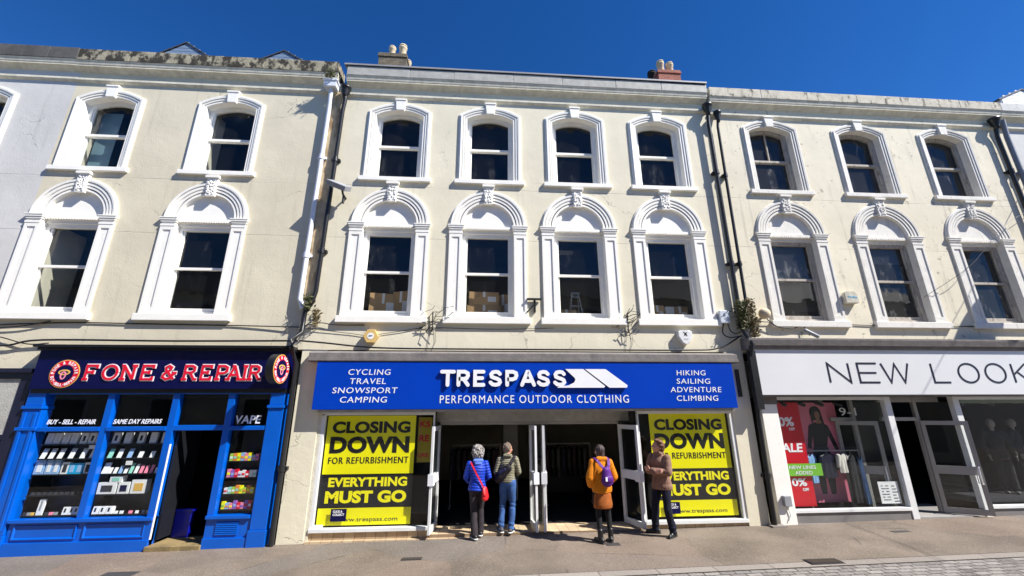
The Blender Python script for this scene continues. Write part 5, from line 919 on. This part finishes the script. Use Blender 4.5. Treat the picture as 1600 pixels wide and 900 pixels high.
# ------------------------------------------------------------------ ironwork in the paving
def grate(x, y, w, d, label, slots):
    z = gz(x) + 0.004; t = thing('drain_grate' if slots else 'access_cover', (x, y, z), label, 'grate' if slots else 'cover'); q = MB(); q.box(x - w / 2, x + w / 2, y - d / 2, y + d / 2, z - 0.03, z); q.build('frame', M['darkgrey'] if slots else mat('cover_iron', (0.05, 0.047, 0.044), 0.7, bump=0.5), t)
    if slots:
        q = MB(); n = int(w / 0.045)
        for i in range(n): u = x - w / 2 + 0.03 + i * (w - 0.06) / max(1, n - 1); q.box(u - 0.011, u + 0.011, y - d / 2 + 0.02, y + d / 2 - 0.02, z + 0.001, z + 0.012)
        q.build('bars', mat('grate_iron', (0.09, 0.07, 0.055), 0.6), t)
grate(5.42, -2.05, 0.55, 0.22, 'rusty slotted drain grate in the granite strip at bottom right', True); grate(-1.13, -1.12, 0.34, 0.14, 'small slotted gully grate in the pavement left of the people', True); grate(2.42, -0.80, 0.26, 0.16, 'small dark cover by the shoes of the person in orange', False); grate(-5.62, -1.25, 0.5, 0.2, 'dark cover in a patch in front of the blue shop', False); grate(8.1, -0.75, 0.35, 0.10, 'thin metal cover in the pavement before the fashion shop', False)
MB().box(5.9, 6.2, -0.22, -0.04, 0.05, 0.09).build('x', M['kerb']); o = bpy.data.objects['x']; o.name = 'pipe_shoe'; tag(o, 'stone shoe under the black pipe by the white pillar', 'stone')

# ------------------------------------------------------------------ people
def blob(mb, name, m, parent, voxel=0.009, smooth=4, fn=None):
    """fuse overlapping closed shapes into one continuous surface"""
    me = mb.mesh(name, []) if False else bpy.data.meshes.new(name); me.from_pydata(mb.v, [], mb.f)
    bm = bmesh.new(); bm.from_mesh(me); bmesh.ops.recalc_face_normals(bm, faces=bm.faces); bm.to_mesh(me); bm.free()
    o = bpy.data.objects.new(name, me); COL.objects.link(o)
    r = o.modifiers.new("r", 'REMESH'); r.mode = 'VOXEL'; r.voxel_size = voxel; r.use_smooth_shade = True
    if smooth: s = o.modifiers.new("s", 'SMOOTH'); s.iterations = smooth; s.factor = 0.5
    bpy.context.view_layer.update(); n = bpy.data.meshes.new_from_object(o.evaluated_get(bpy.context.evaluated_depsgraph_get()))
    o.modifiers.clear(); o.data = n; bpy.data.meshes.remove(me); n.name = name
    if fn:
        nor = [v.normal.copy() for v in n.vertices]
        for v, q in zip(n.vertices, nor): v.co += q * fn(v.co)
    n.materials.clear(); n.materials.append(m)
    n.polygons.foreach_set("use_smooth", [True] * len(n.polygons)); n.update(); o.name = name
    if parent: o.parent = parent
    return o
V = Vector
def hand(mb, wr, d, pn, side, curl=0.6, k=1.0):
    """palm, four unequal fingers with a knuckle bend, thumb from the side of the palm"""
    wr, d, pn = V(wr), V(d).normalized(), V(pn).normalized(); s = d.cross(pn).normalized() * side
    mb.capsule(wr, wr + d * 0.03, 0.025 * k, 0.028 * k, 10)
    mb.ball(tuple(wr + d * 0.055 * k), (0.038 * k, 0.045 * k, 0.016 * k), Matrix((s, d, s.cross(d))).transposed().to_euler(), 12, 8)
    for i, L in enumerate((0.066, 0.075, 0.070, 0.054)):
        b = wr + d * 0.088 * k + s * (1.5 - i) * 0.019 * k; d1 = (d + pn * curl * 0.5).normalized(); d2 = (d + pn * curl * 1.5).normalized(); m = b + d1 * L * 0.5 * k
        mb.capsule(b - d * 0.02, m, 0.0095 * k, 0.009 * k, 8); mb.capsule(m, m + d2 * L * 0.5 * k, 0.009 * k, 0.0075 * k, 8)
    tb = wr + d * 0.03 * k + s * 0.032 * k; tm = tb + (d * 0.7 + s * 0.6 + pn * 0.3).normalized() * 0.032 * k; mb.capsule(tb, tm, 0.012 * k, 0.010 * k, 8); mb.capsule(tm, tm + (d * 0.9 + s * 0.1 + pn * 0.4).normalized() * 0.028 * k, 0.010 * k, 0.008 * k, 8)
def rotv(v, rx=0, ry=0, rz=0): return Euler((rx, ry, rz)).to_matrix() @ V(v)
class Fig:
    """a figure laid out as joints in its own space: x right, y forward, z up"""
    def __init__(s, loc, yaw, H, label, head=(0, 0, 0), **J):
        s.t = thing('person', loc, label, 'person', 'people outside the clothing shop'); s.t.rotation_euler = (0, 0, yaw); s.k = H / 1.66; s.J = {a: V(b) for a, b in J.items()}; s.head = head
        j = s.J; j.setdefault('hc', V((0, 0.025, 1.535))); j.setdefault('neck', V((0, -0.005, 1.40)))
        s.t.scale = (s.k,) * 3
    def hv(s, p): return tuple(s.J['hc'] + rotv(p, *s.head))
    def body(s, skin, hands=True):
        j, b = s.J, MB(); e = Euler(s.head)
        b.ball(s.hv((0, -0.005, 0.02)), (0.074, 0.092, 0.098), e, 20, 14); b.ball(s.hv((0, 0.018, -0.045)), (0.056, 0.066, 0.068), e, 16, 12); b.ball(s.hv((0, 0.06, -0.088)), (0.025, 0.022, 0.02), e, 10, 8)
        b.capsule(s.hv((0, 0.088, 0.0)), s.hv((0, 0.104, -0.032)), 0.009, 0.015, 8); b.ball(s.hv((0, 0.08, -0.062)), (0.024, 0.014, 0.008), e, 10, 6); b.ball(s.hv((0, 0.08, 0.022)), (0.05, 0.016, 0.01), e, 10, 6)
        for q in (-1, 1): b.ball(s.hv((q * 0.074, -0.008, -0.012)), (0.01, 0.02, 0.032), e, 10, 8); b.ball(s.hv((q * 0.04, 0.066, -0.03)), (0.024, 0.02, 0.02), e, 10, 6)
        b.capsule(j['neck'] - V((0, 0, 0.04)), s.hv((0, -0.02, -0.06)), 0.055, 0.05, 14)
        p, c = j['pelvis'], j['chest']; b.capsule(p, p + (c - p) * 0.5, 0.115, 0.112, 18, ((0, 1, 0), 0.66)); b.capsule(p + (c - p) * 0.5, c, 0.115, 0.135, 18, ((0, 1, 0), 0.70)); b.capsule(j['shL'] * 0.9 + c * 0.1, j['shR'] * 0.9 + c * 0.1, 0.05, 0.05, 12); b.capsule(c, j['neck'], 0.11, 0.055, 14, ((0, 1, 0), 0.75))
        for q in 'LR':
            b.capsule(j['sh' + q], j['el' + q], 0.046, 0.037, 14); b.capsule(j['el' + q], j['wr' + q], 0.037, 0.025, 14)
            b.capsule(j['hip' + q], j['kn' + q], 0.075, 0.052, 14); b.capsule(j['kn' + q], j['an' + q], 0.052, 0.036, 14); f = j['an' + q]; d = j['ft' + q].normalized(); b.capsule(f - V((0, 0, 0.035)) - d * 0.02, f + d * 0.14 - V((0, 0, 0.05)), 0.034, 0.026, 12)
            if hands and 'hd' + q in j: hand(b, j['wr' + q], j['hd' + q], j['pn' + q], -1 if q == 'L' else 1)
        o = blob(b, 'body', skin, s.t, 0.0065, 3)
        for q in (-1, 1): w = MB(); w.ball(s.hv((q * 0.031, 0.083, 0.003)), (0.013, 0.008, 0.007), e, 10, 6); z = w.build('eye', M['eye'], s.t, (0, 0, 0)); z.location = (0, 0, 0)
        w = MB(); w.capsule(s.hv((-0.018, 0.091, -0.062)), s.hv((0.018, 0.091, -0.062)), 0.005, 0.005, 8); z = w.build('mouth', M['lip'], s.t, (0, 0, 0)); z.location = (0, 0, 0)
    def part(s, name, m, fn, voxel=0.009, smooth=4, disp=None): b = MB(); fn(b, s.J); return blob(b, name, m, s.t, voxel, smooth, disp)
    def shoes(s, m, boot=0.0, sole=None):
        for q in 'LR':
            f = s.J['an' + q]; d = s.J['ft' + q].normalized(); x = MB(); z0 = f.z - 0.08
            x.capsule(f - d * 0.045 + V((0, 0, z0 + 0.045 - f.z)), f + d * 0.145 + V((0, 0, z0 + 0.032 - f.z)), 0.045, 0.034, 14); x.capsule(f + V((0, 0, -0.03)), f + V((0, 0, 0.02 + boot)), 0.05, 0.052, 14); x.capsule(f + d * 0.02 + V((0, 0, -0.015)), f + d * 0.10 + V((0, 0, -0.045)), 0.04, 0.034, 12)
            o = blob(x, 'shoe', m, s.t, 0.007, 3); y = MB(); y.capsule(f - d * 0.055 + V((0, 0, z0 + 0.014 - f.z)), f + d * 0.155 + V((0, 0, z0 + 0.014 - f.z)), 0.046, 0.04, 14, ((0, 0, 1), 0.3)); z = y.build('sole', sole or M['blacktext'], s.t, (0, 0, 0)); z.location = (0, 0, 0); z.parent = o
def folds(a, f1=17, f2=23): return lambda c: a * (math.sin(c.z * f1 + c.x * 9 + 2 * math.sin(c.y * 11)) * 0.6 + math.sin(c.z * f2 * 1.7 - c.x * 21 + c.y * 15) * 0.4)
def quilt(a, p): return lambda c: a * (abs(math.sin((c.z + 0.012 * math.sin(c.x * 14)) * PI / p)) ** 0.7 - 0.5)
def cloth(name, col, rough=0.8, bump=0.5, bscale=160, var=0.2, vscale=9): return mat(name, col, rough, 0, var, vscale, bump, bscale, 0.3)
def striped(name, c1, c2, p):
    m = bpy.data.materials.new(name); m.use_nodes = True; t = m.node_tree; b = t.nodes["Principled BSDF"]; b.inputs["Roughness"].default_value = 0.7
    tc = nn(t, "ShaderNodeTexCoord"); w = nn(t, "ShaderNodeTexWave", bands_direction='Z'); w.inputs["Scale"].default_value = 1 / p * 0.31416 * 1.0; w.inputs["Distortion"].default_value = 1.2; w.inputs["Detail"].default_value = 1; w.inputs["Detail Scale"].default_value = 1.0; t.links.new(tc.outputs["Object"], w.inputs["Vector"])
    mx = nn(t, "ShaderNodeMix", data_type='RGBA'); mx.inputs[6].default_value = (*c1, 1); mx.inputs[7].default_value = (*c2, 1); t.links.new(maprange(t, w.outputs[1], 0.35, 0.6), mx.inputs[0]); t.links.new(mx.outputs[2], b.inputs["Base Color"]); return m
M['skin'] = mat('skin', srgb(205, 150, 125), 0.5, var=0.08, vscale=14); M['eye'] = mat('eye', (0.05, 0.04, 0.035), 0.2); M['lip'] = mat('lip', srgb(160, 85, 80), 0.5)
M['hair_grey'] = mat('grey_curly_hair', srgb(158, 152, 146), 0.6, var=0.75, vscale=45, bump=1.0, bscale=70); M['hair_short'] = mat('greying_hair', srgb(128, 112, 98), 0.6, var=0.7, vscale=30, bump=1.0, bscale=80); M['hair_dark'] = mat('dark_bob_hair', srgb(72, 58, 54), 0.5, var=0.5, vscale=25, bump=0.8, bscale=60); M['hair_brown'] = mat('auburn_hair', srgb(120, 80, 56), 0.55, var=0.6, vscale=25, bump=1.0, bscale=60)
M['puffer'] = cloth('blue_puffer', srgb(28, 62, 178), 0.45, 0.15, 60); M['hood'] = cloth('light_blue_hood', srgb(96, 130, 225), 0.6); M['blacktrs'] = cloth('charcoal_trousers', srgb(52, 46, 50), 0.85); M['jeans'] = cloth('blue_jeans', srgb(62, 96, 150), 0.85, 0.5, 220, 0.35, 6); M['striped'] = striped('striped_jacket_cloth', srgb(172, 166, 138), srgb(70, 66, 52), 0.031)
M['fleece'] = cloth('orange_fleece', srgb(226, 134, 24), 0.95, 1.0, 90, 0.22, 30); M['suede'] = cloth('tan_suede', srgb(150, 82, 30), 0.8, 0.4, 60, 0.35, 7); M['tights'] = cloth('black_tights', (0.012, 0.012, 0.014), 0.8); M['bootblack'] = mat('black_leather', (0.012, 0.011, 0.011), 0.4); M['brownjkt'] = cloth('brown_padded', srgb(136, 104, 88), 0.75, 0.35, 40); M['navytrs'] = cloth('navy_trousers', srgb(24, 26, 44), 0.85)
M['redbag'] = mat('red_leather', srgb(214, 34, 40), 0.4, bump=0.2); M['blackbag'] = cloth('black_nylon', srgb(34, 28, 36), 0.55); M['purple'] = cloth('purple_nylon', srgb(88, 34, 128), 0.5, 0.4, 60); M['trainer'] = mat('dark_trainer', srgb(70, 66, 66), 0.6); M['hat'] = cloth('beanie_knit', srgb(120, 100, 84), 0.9, 1.0, 70, 0.5, 25)

def torso(b, j, r=0.03, hem=0.80, wide=0.15, flare=0.02):
    p, c = j['pelvis'], j['chest']; w = p + (c - p) * 0.45; h = V((p.x, p.y, hem)); F = ((0, 1, 0), 0.74)
    b.capsule(h, w, wide + flare, wide - 0.005, 20, F); b.capsule(w, c, wide - 0.005, wide + 0.012, 20, F); b.capsule(j['shL'] * 0.86 + c * 0.14, j['shR'] * 0.86 + c * 0.14, 0.065, 0.065, 14); b.capsule(c + V((0, 0, 0.03)), j['neck'] - V((0, 0, 0.01)), 0.125, 0.07, 16, F)
    for q in 'LR': b.capsule(j['neck'] - V((0, 0, 0.035)), j['sh' + q] * 0.94 + V((0, 0, -0.012)), 0.062, 0.062, 14)
def cut_bottom(b, z):                                       # hems end flat
    b.v = [(x, y, max(q, z)) for x, y, q in b.v]
def sleeves(b, j, r0=0.066, r1=0.056, r2=0.046):
    for q in 'LR': w = j['el' + q] + (j['wr' + q] - j['el' + q]) * 0.93; b.capsule(j['sh' + q], j['el' + q], r0, r1, 14); b.capsule(j['el' + q], w, r1, r2, 14)
def legs(b, j, rh=0.095, rk=0.066, ra=0.058, end=0.02):
    p = j['pelvis']; b.capsule(p + V((-0.05, 0, 0)), p + V((0.05, 0, 0)), 0.122, 0.122, 18, ((0, 1, 0), 0.92)); b.capsule(p, p + V((0, 0, 0.06)), 0.122, 0.112, 18, ((0, 1, 0), 0.7))
    for q in 'LR': a = j['an' + q] + (j['kn' + q] - j['an' + q]) * end; b.capsule(j['hip' + q], j['kn' + q], rh, rk, 16); b.capsule(j['kn' + q], a, rk, ra, 16)
STAND = dict(pelvis=(0, 0, 0.90), chest=(0, 0, 1.22), shL=(-0.165, 0, 1.335), shR=(0.165, 0, 1.335), hipL=(-0.08, 0, 0.87), hipR=(0.08, 0, 0.87), knL=(-0.085, 0.02, 0.48), knR=(0.085, 0.02, 0.48), anL=(-0.085, -0.01, 0.08), anR=(0.085, -0.01, 0.08), ftL=(-0.15, 1, 0), ftR=(0.15, 1, 0))
def J(**k): d = dict(STAND); d.update(k); return d
def clump_hair(b, f, n, R, zmin, rnd, size, ymax=0.05):
    for i in range(n):
        while True:
            d = V((rnd.gauss(0, 1), rnd.gauss(0, 1), rnd.gauss(0, 1))).normalized()
            if d.z > zmin and (d.y < ymax or d.z > 0.62): break
        d = d * rnd.uniform(0.88, 1.14)
        b.ball(f.hv((d.x * R[0], d.y * R[1] - 0.012, d.z * R[2] + 0.02)), rnd.uniform(*size), None, 8, 6)

# 1: blue puffer jacket, red bag, walking in
f1 = Fig((-0.06, -0.12, 0.005), math.radians(8), 1.64, 'person in a blue quilted jacket with grey curly hair and a red bag', (0.05, 0, 0.1), **J(elL=(-0.225, 0.02, 1.09), elR=(0.235, -0.01, 1.09), wrL=(-0.16, 0.2, 0.98), wrR=(0.19, 0.19, 1.0), hdL=(0.3, 1, -0.2), hdR=(-0.3, 1, -0.1), pnL=(1, 0, 0), pnR=(-1, 0, 0), knL=(-0.06, 0.03, 0.48), anL=(-0.05, -0.10, 0.08), knR=(0.09, 0.10, 0.5), anR=(0.09, 0.08, 0.09), ftL=(-0.35, 1, 0), ftR=(0.1, 1, 0)))
f1.body(M['skin'])
def jk(b, j): torso(b, j, hem=0.86, wide=0.156, flare=0.03); sleeves(b, j, 0.064, 0.056, 0.046); cut_bottom(b, 0.84)
f1.part('jacket', M['puffer'], jk, 0.009, 2, quilt(0.010, 0.052))
f1.part('hood', M['hood'], lambda b, j: [b.capsule((-0.07, -0.075, 1.40), (0.07, -0.075, 1.40), 0.04, 0.04, 12), b.capsule((-0.05, -0.085, 1.35), (0.05, -0.085, 1.35), 0.03, 0.03, 12), b.capsule((-0.08, -0.03, 1.41), (-0.055, 0.05, 1.39), 0.025, 0.02, 10), b.capsule((0.08, -0.03, 1.41), (0.055, 0.05, 1.39), 0.025, 0.02, 10)], 0.008, 3)
f1.part('trousers', M['blacktrs'], lambda b, j: legs(b, j, 0.09, 0.066, 0.07, 0.0), 0.010, 4, folds(0.004)); f1.shoes(M['bootblack'], 0, M['offwhite'])
rn = random.Random(4); f1.part('hair', M['hair_grey'], lambda b, j: [b.ball(f1.hv((0, -0.03, 0.03)), (0.098, 0.095, 0.105)), b.ball(f1.hv((0, -0.05, -0.05)), (0.092, 0.065, 0.075)), clump_hair(b, f1, 200, (0.112, 0.108, 0.128), -0.8, rn, (0.012, 0.026), 0.1)], 0.0055, 0)
# 2: striped jacket and jeans
f2 = Fig((0.56, 0.06, 0.045), math.radians(-14), 1.66, 'person in a striped jacket and blue jeans with a dark sling bag', (0.1, 0, -0.6), **J(elL=(-0.24, -0.03, 1.10), elR=(0.235, 0.02, 1.10), wrL=(-0.21, 0.17, 0.98), wrR=(0.16, 0.20, 1.03), hdL=(0.3, 1, -0.2), hdR=(-0.3, 1, 0), pnL=(1, 0, 0), pnR=(-1, 0, 0), knL=(-0.11, 0.05, 0.48), anL=(-0.13, -0.06, 0.08), knR=(0.10, 0.02, 0.48), anR=(0.075, -0.05, 0.08), ftL=(-0.7, 1, 0), ftR=(0.2, 1, 0)))
f2.body(M['skin'])
def jk(b, j): torso(b, j, hem=0.93, flare=0.012); sleeves(b, j); cut_bottom(b, 0.90); b.capsule((-0.05, -0.045, 1.41), (0.05, -0.045, 1.41), 0.045, 0.045, 12); b.capsule((-0.06, 0.01, 1.40), (0.06, 0.01, 1.40), 0.04, 0.04, 12)
f2.part('jacket', M['striped'], jk, 0.009, 3, quilt(0.006, 0.031)); f2.part('trousers', M['jeans'], lambda b, j: legs(b, j, 0.094, 0.066, 0.060, 0.0), 0.008, 3, lambda c: folds(0.006, 21, 13)(c) + (0.006 * math.sin(c.z * 75 + c.x * 20) if 0.02 < c.z < 0.2 or 0.42 < c.z < 0.55 else 0)); f2.shoes(M['trainer'], 0, M['offwhite'])
rn = random.Random(6); f2.part('hair', M['hair_short'], lambda b, j: [b.ball(f2.hv((0, -0.018, 0.035)), (0.083, 0.097, 0.092)), b.ball(f2.hv((0, -0.055, -0.03)), (0.07, 0.05, 0.055)), clump_hair(b, f2, 70, (0.084, 0.098, 0.098), -0.3, rn, (0.010, 0.018), 0.15)], 0.007, 1)
# 3: orange fleece, tan skirt
f3 = Fig((2.32, -0.66, 0.018), math.radians(10), 1.69, 'person in an orange fleece and tan skirt with a purple backpack', (0.12, 0, 0.25), **J(elL=(-0.25, -0.04, 1.08), elR=(0.25, -0.04, 1.08), wrL=(-0.17, 0.14, 0.93), wrR=(0.17, 0.14, 0.93), hdL=(0.4, 1, -0.3), hdR=(-0.4, 1, -0.3), pnL=(1, 0, 0), pnR=(-1, 0, 0), anL=(-0.10, -0.03, 0.08), anR=(0.115, 0.0, 0.08), knL=(-0.09, 0.02, 0.48), knR=(0.10, 0.02, 0.48), ftL=(-0.25, 1, 0), ftR=(0.4, 1, 0)))
f3.body(M['skin'])
def jk(b, j): torso(b, j, hem=0.87, wide=0.172, flare=0.02); sleeves(b, j, 0.076, 0.07, 0.06); cut_bottom(b, 0.82); b.capsule((-0.075, -0.05, 1.40), (0.075, -0.05, 1.40), 0.045, 0.045, 12); b.capsule((-0.085, 0, 1.39), (-0.05, 0.07, 1.37), 0.035, 0.03, 10); b.capsule((0.085, 0, 1.39), (0.05, 0.07, 1.37), 0.035, 0.03, 10)
f3.part('jacket', M['fleece'], jk, 0.010, 3, folds(0.010, 15, 11))
def sk_(b, j): b.capsule((0, 0, 0.86), (0, 0, 0.62), 0.15, 0.185, 22, ((0, 1, 0), 0.78)); b.v = [(x, y, max(q, 0.56)) for x, y, q in b.v]
f3.part('skirt', M['suede'], sk_, 0.010, 3, folds(0.003)); f3.part('tights', M['tights'], lambda b, j: legs(b, j, 0.082, 0.056, 0.042, 0.0), 0.009, 4); f3.shoes(M['bootblack'], 0.09)
f3.part('hair', M['hair_dark'], lambda b, j: [b.ball(f3.hv((0, -0.018, 0.035)), (0.088, 0.10, 0.094)), b.capsule(f3.hv((-0.055, -0.03, 0.0)), f3.hv((-0.06, -0.04, -0.085)), 0.04, 0.032, 12), b.capsule(f3.hv((0.055, -0.03, 0.0)), f3.hv((0.06, -0.04, -0.085)), 0.04, 0.032, 12), b.capsule(f3.hv((0, -0.06, 0.0)), f3.hv((0, -0.075, -0.10)), 0.05, 0.04, 12)], 0.008, 2, lambda c: 0.003 * math.sin(c.x * 160))
# 4: brown padded jacket, arms folded, looking up at the sign
f4 = Fig((3.60, -0.42, 0.03), math.radians(122), 1.74, 'person in a brown padded jacket with folded arms looking up', (0.26, 0, -0.75), **J(elL=(-0.22, 0.07, 1.09), elR=(0.22, 0.07, 1.09), wrL=(0.06, 0.215, 1.13), wrR=(-0.06, 0.245, 1.10), hdL=(1, 0.15, 0.12), hdR=(-1, 0.1, 0.25), pnL=(0, -1, 0.2), pnR=(0, -1, -0.2), hipL=(-0.09, 0, 0.87), hipR=(0.09, 0, 0.87), knL=(-0.11, 0.06, 0.48), knR=(0.15, 0.05, 0.48), anL=(-0.13, -0.02, 0.08), anR=(0.22, 0.02, 0.08), ftL=(-0.1, 1, 0), ftR=(0.75, 0.6, 0)))
f4.body(M['skin'])
def jk(b, j): torso(b, j, hem=0.84, wide=0.170, flare=0.03); sleeves(b, j, 0.072, 0.066, 0.05); cut_bottom(b, 0.78); b.capsule((-0.05, -0.03, 1.42), (0.05, -0.03, 1.42), 0.05, 0.05, 12); b.capsule((-0.05, 0.035, 1.41), (0.05, 0.035, 1.41), 0.045, 0.045, 12)
f4.part('jacket', M['brownjkt'], jk, 0.010, 3, lambda c: folds(0.007, 13, 17)(c) + quilt(0.005, 0.11)(c)); f4.part('trousers', M['navytrs'], lambda b, j: legs(b, j, 0.094, 0.07, 0.068, 0.0), 0.009, 3, lambda c: folds(0.008, 19, 14)(c) + (0.006 * math.sin(c.z * 70 + c.x * 20) if c.z < 0.2 else 0)); f4.shoes(M['bootblack'], 0.03)
rn = random.Random(9); f4.part('hair', M['hair_brown'], lambda b, j: [b.ball(f4.hv((0, -0.03, 0.04)), (0.09, 0.093, 0.092)), b.ball(f4.hv((0, -0.06, -0.02)), (0.085, 0.06, 0.075)), b.capsule(f4.hv((-0.05, 0.055, 0.098)), f4.hv((0.05, 0.055, 0.098)), 0.022, 0.022, 10), clump_hair(b, f4, 60, (0.096, 0.1, 0.108), -0.6, rn, (0.018, 0.03), -0.1)], 0.008, 2)
# bags: carried, so things of their own
def carry(f, name, label, cat): t = thing(name, f.t.location, label, cat); t.rotation_euler = f.t.rotation_euler; t.scale = f.t.scale; return t
def ribbon(pts, w, th, nrm):
    """flat strap along points"""
    m = MB(); n = len(pts); vs = []; fs = []
    for i, p in enumerate(pts):
        p = V(p); d = (V(pts[min(i + 1, n - 1)]) - V(pts[max(0, i - 1)])).normalized(); nv = V(nrm[i]).normalized(); s = d.cross(nv).normalized()
        for a, b in ((-1, -1), (1, -1), (1, 1), (-1, 1)): vs.append(tuple(p + s * a * w / 2 + nv * b * th / 2))
    for i in range(n - 1):
        for k in range(4): fs.append((i * 4 + k, i * 4 + (k + 1) % 4, i * 4 + 4 + (k + 1) % 4, i * 4 + 4 + k))
    m.add(vs, fs + [(0, 1, 2, 3), (n * 4 - 4, n * 4 - 1, n * 4 - 2, n * 4 - 3)]); return m
def loc0(o): o.location = (0, 0, 0); return o
t = carry(f1, 'shoulder_bag', 'red leather shoulder bag hanging at the hip of the blue jacket', 'bag')
bb = MB(); bb.capsule((0.135, -0.125, 0.86), (0.145, -0.13, 0.74), 0.065, 0.085, 16, ((0.5, -0.8, 0), 0.55)); blob(bb, 'pouch', M['redbag'], t, 0.008, 2)
bb = MB(); bb.capsule((0.13, -0.15, 0.86), (0.135, -0.175, 0.80), 0.055, 0.05, 12, ((0.5, -0.8, 0), 0.35)); blob(bb, 'flap', M['redbag'], t, 0.007, 2)
loc0(ribbon([(-0.155, 0.03, 1.40), (-0.14, -0.075, 1.36), (-0.08, -0.142, 1.24), (0.0, -0.152, 1.10), (0.07, -0.148, 0.98), (0.125, -0.14, 0.86)], 0.032, 0.008, [(-0.3, 0.1, 1), (-0.3, -0.8, 0.5), (-0.2, -1, 0.1), (0, -1, 0), (0.2, -1, 0), (0.4, -1, 0)]).build('strap', M['redbag'], t, (0, 0, 0)))
t = carry(f2, 'sling_bag', 'dark sling bag across the back of the striped jacket', 'bag')
bb = MB(); bb.capsule((-0.13, -0.16, 1.04), (0.04, -0.165, 1.18), 0.10, 0.075, 18, ((0, 1, 0), 0.6)); bb.capsule((-0.16, -0.14, 0.98), (-0.08, -0.15, 1.06), 0.09, 0.09, 16, ((0, 1, 0), 0.6)); blob(bb, 'pouch', M['blackbag'], t, 0.009, 3, folds(0.004))
bb = MB(); bb.capsule((-0.12, -0.215, 1.10), (-0.02, -0.222, 1.16), 0.04, 0.035, 12, ((0, 1, 0), 0.4)); blob(bb, 'pocket', cloth('sling_pocket', srgb(40, 44, 80), 0.4), t, 0.008, 2)
loc0(ribbon([(0.03, -0.16, 1.17), (0.09, -0.14, 1.27), (0.14, -0.095, 1.36), (0.15, -0.01, 1.405), (0.13, 0.09, 1.35)], 0.055, 0.01, [(0.2, -1, 0.2), (0.3, -1, 0.4), (0.3, -0.7, 0.8), (0.2, 0, 1), (0.2, 0.8, 0.7)]).build('strap', M['blackbag'], t, (0, 0, 0)))
t = carry(f3, 'backpack', 'small purple backpack worn on the orange fleece', 'backpack')
bb = MB(); bb.capsule((0.01, -0.20, 1.20), (0.02, -0.205, 1.06), 0.085, 0.12, 20, ((0, 1, 0), 0.62)); blob(bb, 'pouch', M['purple'], t, 0.009, 3, folds(0.004)); bb = MB(); bb.capsule((0.0, -0.27, 1.08), (0.05, -0.27, 1.08), 0.06, 0.06, 16, ((0, 1, 0), 0.45)); blob(bb, 'pocket', M['purple'], t, 0.008, 2)
w = MB(); w.box(-0.055, -0.02, -0.295, -0.288, 1.05, 1.12); loc0(w.build('reflector', M['white'], t, (0, 0, 0)))
for s in (-1, 1): loc0(ribbon([(s * 0.03 + 0.01, -0.20, 1.24), (s * 0.08, -0.175, 1.31), (s * 0.12, -0.10, 1.39), (s * 0.125, 0.0, 1.425), (s * 0.125, 0.11, 1.36)], 0.05, 0.014, [(0, -1, 0.3), (0, -1, 0.5), (0, -0.7, 0.9), (0, 0, 1), (0, 0.8, 0.6)]).build('strap', M['purple'], t, (0, 0, 0)))
# mannequins in the right hand window
def mannequin(x, y, z, yaw, label):
    t = thing('mannequin', (x, y, z), label, 'mannequin', 'dressed mannequins in the right hand window'); t.rotation_euler = (0, 0, yaw); j = {a: V(b) for a, b in J(elL=(-0.23, -0.02, 1.08), elR=(0.23, -0.04, 1.08), wrL=(-0.25, 0.05, 0.85), wrR=(0.22, 0.08, 0.86), neck=(0, -0.005, 1.40)).items()}
    b = MB(); b.ball((0, 0.02, 1.55), (0.075, 0.092, 0.115)); b.capsule((0, 0, 1.36), (0, 0.005, 1.48), 0.05, 0.045); b.capsule(j['pelvis'], j['chest'], 0.12, 0.12, 16, ((0, 1, 0), 0.7)); b.capsule(j['shL'], j['shR'], 0.045, 0.045)
    for q in 'LR': b.capsule(j['sh' + q], j['el' + q], 0.042, 0.034); b.capsule(j['el' + q], j['wr' + q], 0.034, 0.024); hand(b, j['wr' + q], (0, 0.3, -1), (1 if q == 'L' else -1, 0, 0), -1 if q == 'L' else 1, 0.3); b.capsule(j['hip' + q], j['kn' + q], 0.07, 0.05); b.capsule(j['kn' + q], j['an' + q], 0.05, 0.034); b.capsule(j['an' + q] - V((0, 0.02, 0.04)), j['an' + q] + V((0, 0.13, -0.05)), 0.033, 0.025)
    blob(b, 'figure', mat('dull_mannequin', (0.22, 0.21, 0.19), 0.5), t, 0.009, 3)
    b = MB(); torso(b, j, hem=0.80); sleeves(b, j, 0.064, 0.058, 0.05); cut_bottom(b, 0.74); blob(b, 'jacket', M['blackcloth'], t, 0.010, 3, folds(0.005)); b = MB(); legs(b, j, 0.1, 0.08, 0.085, 0.1); blob(b, 'trousers', M['blackcloth'], t, 0.010, 3, folds(0.005))
    return t
mannequin(12.35, 0.55, 0.45, math.radians(150), 'pale headed mannequin in a black suit in the right hand window'); mannequin(13.15, 0.75, 0.45, math.radians(200), 'mannequin in black at the very right edge of the window')
dsp = thing('display_plinth', (12.7, 0.6, 0.3), 'low pale plinth under the mannequins', 'plinth'); MB().box(11.1, 14.5, 0.25, 1.2, 0.335, 0.45).build('slab', M['darkgrey'], dsp)
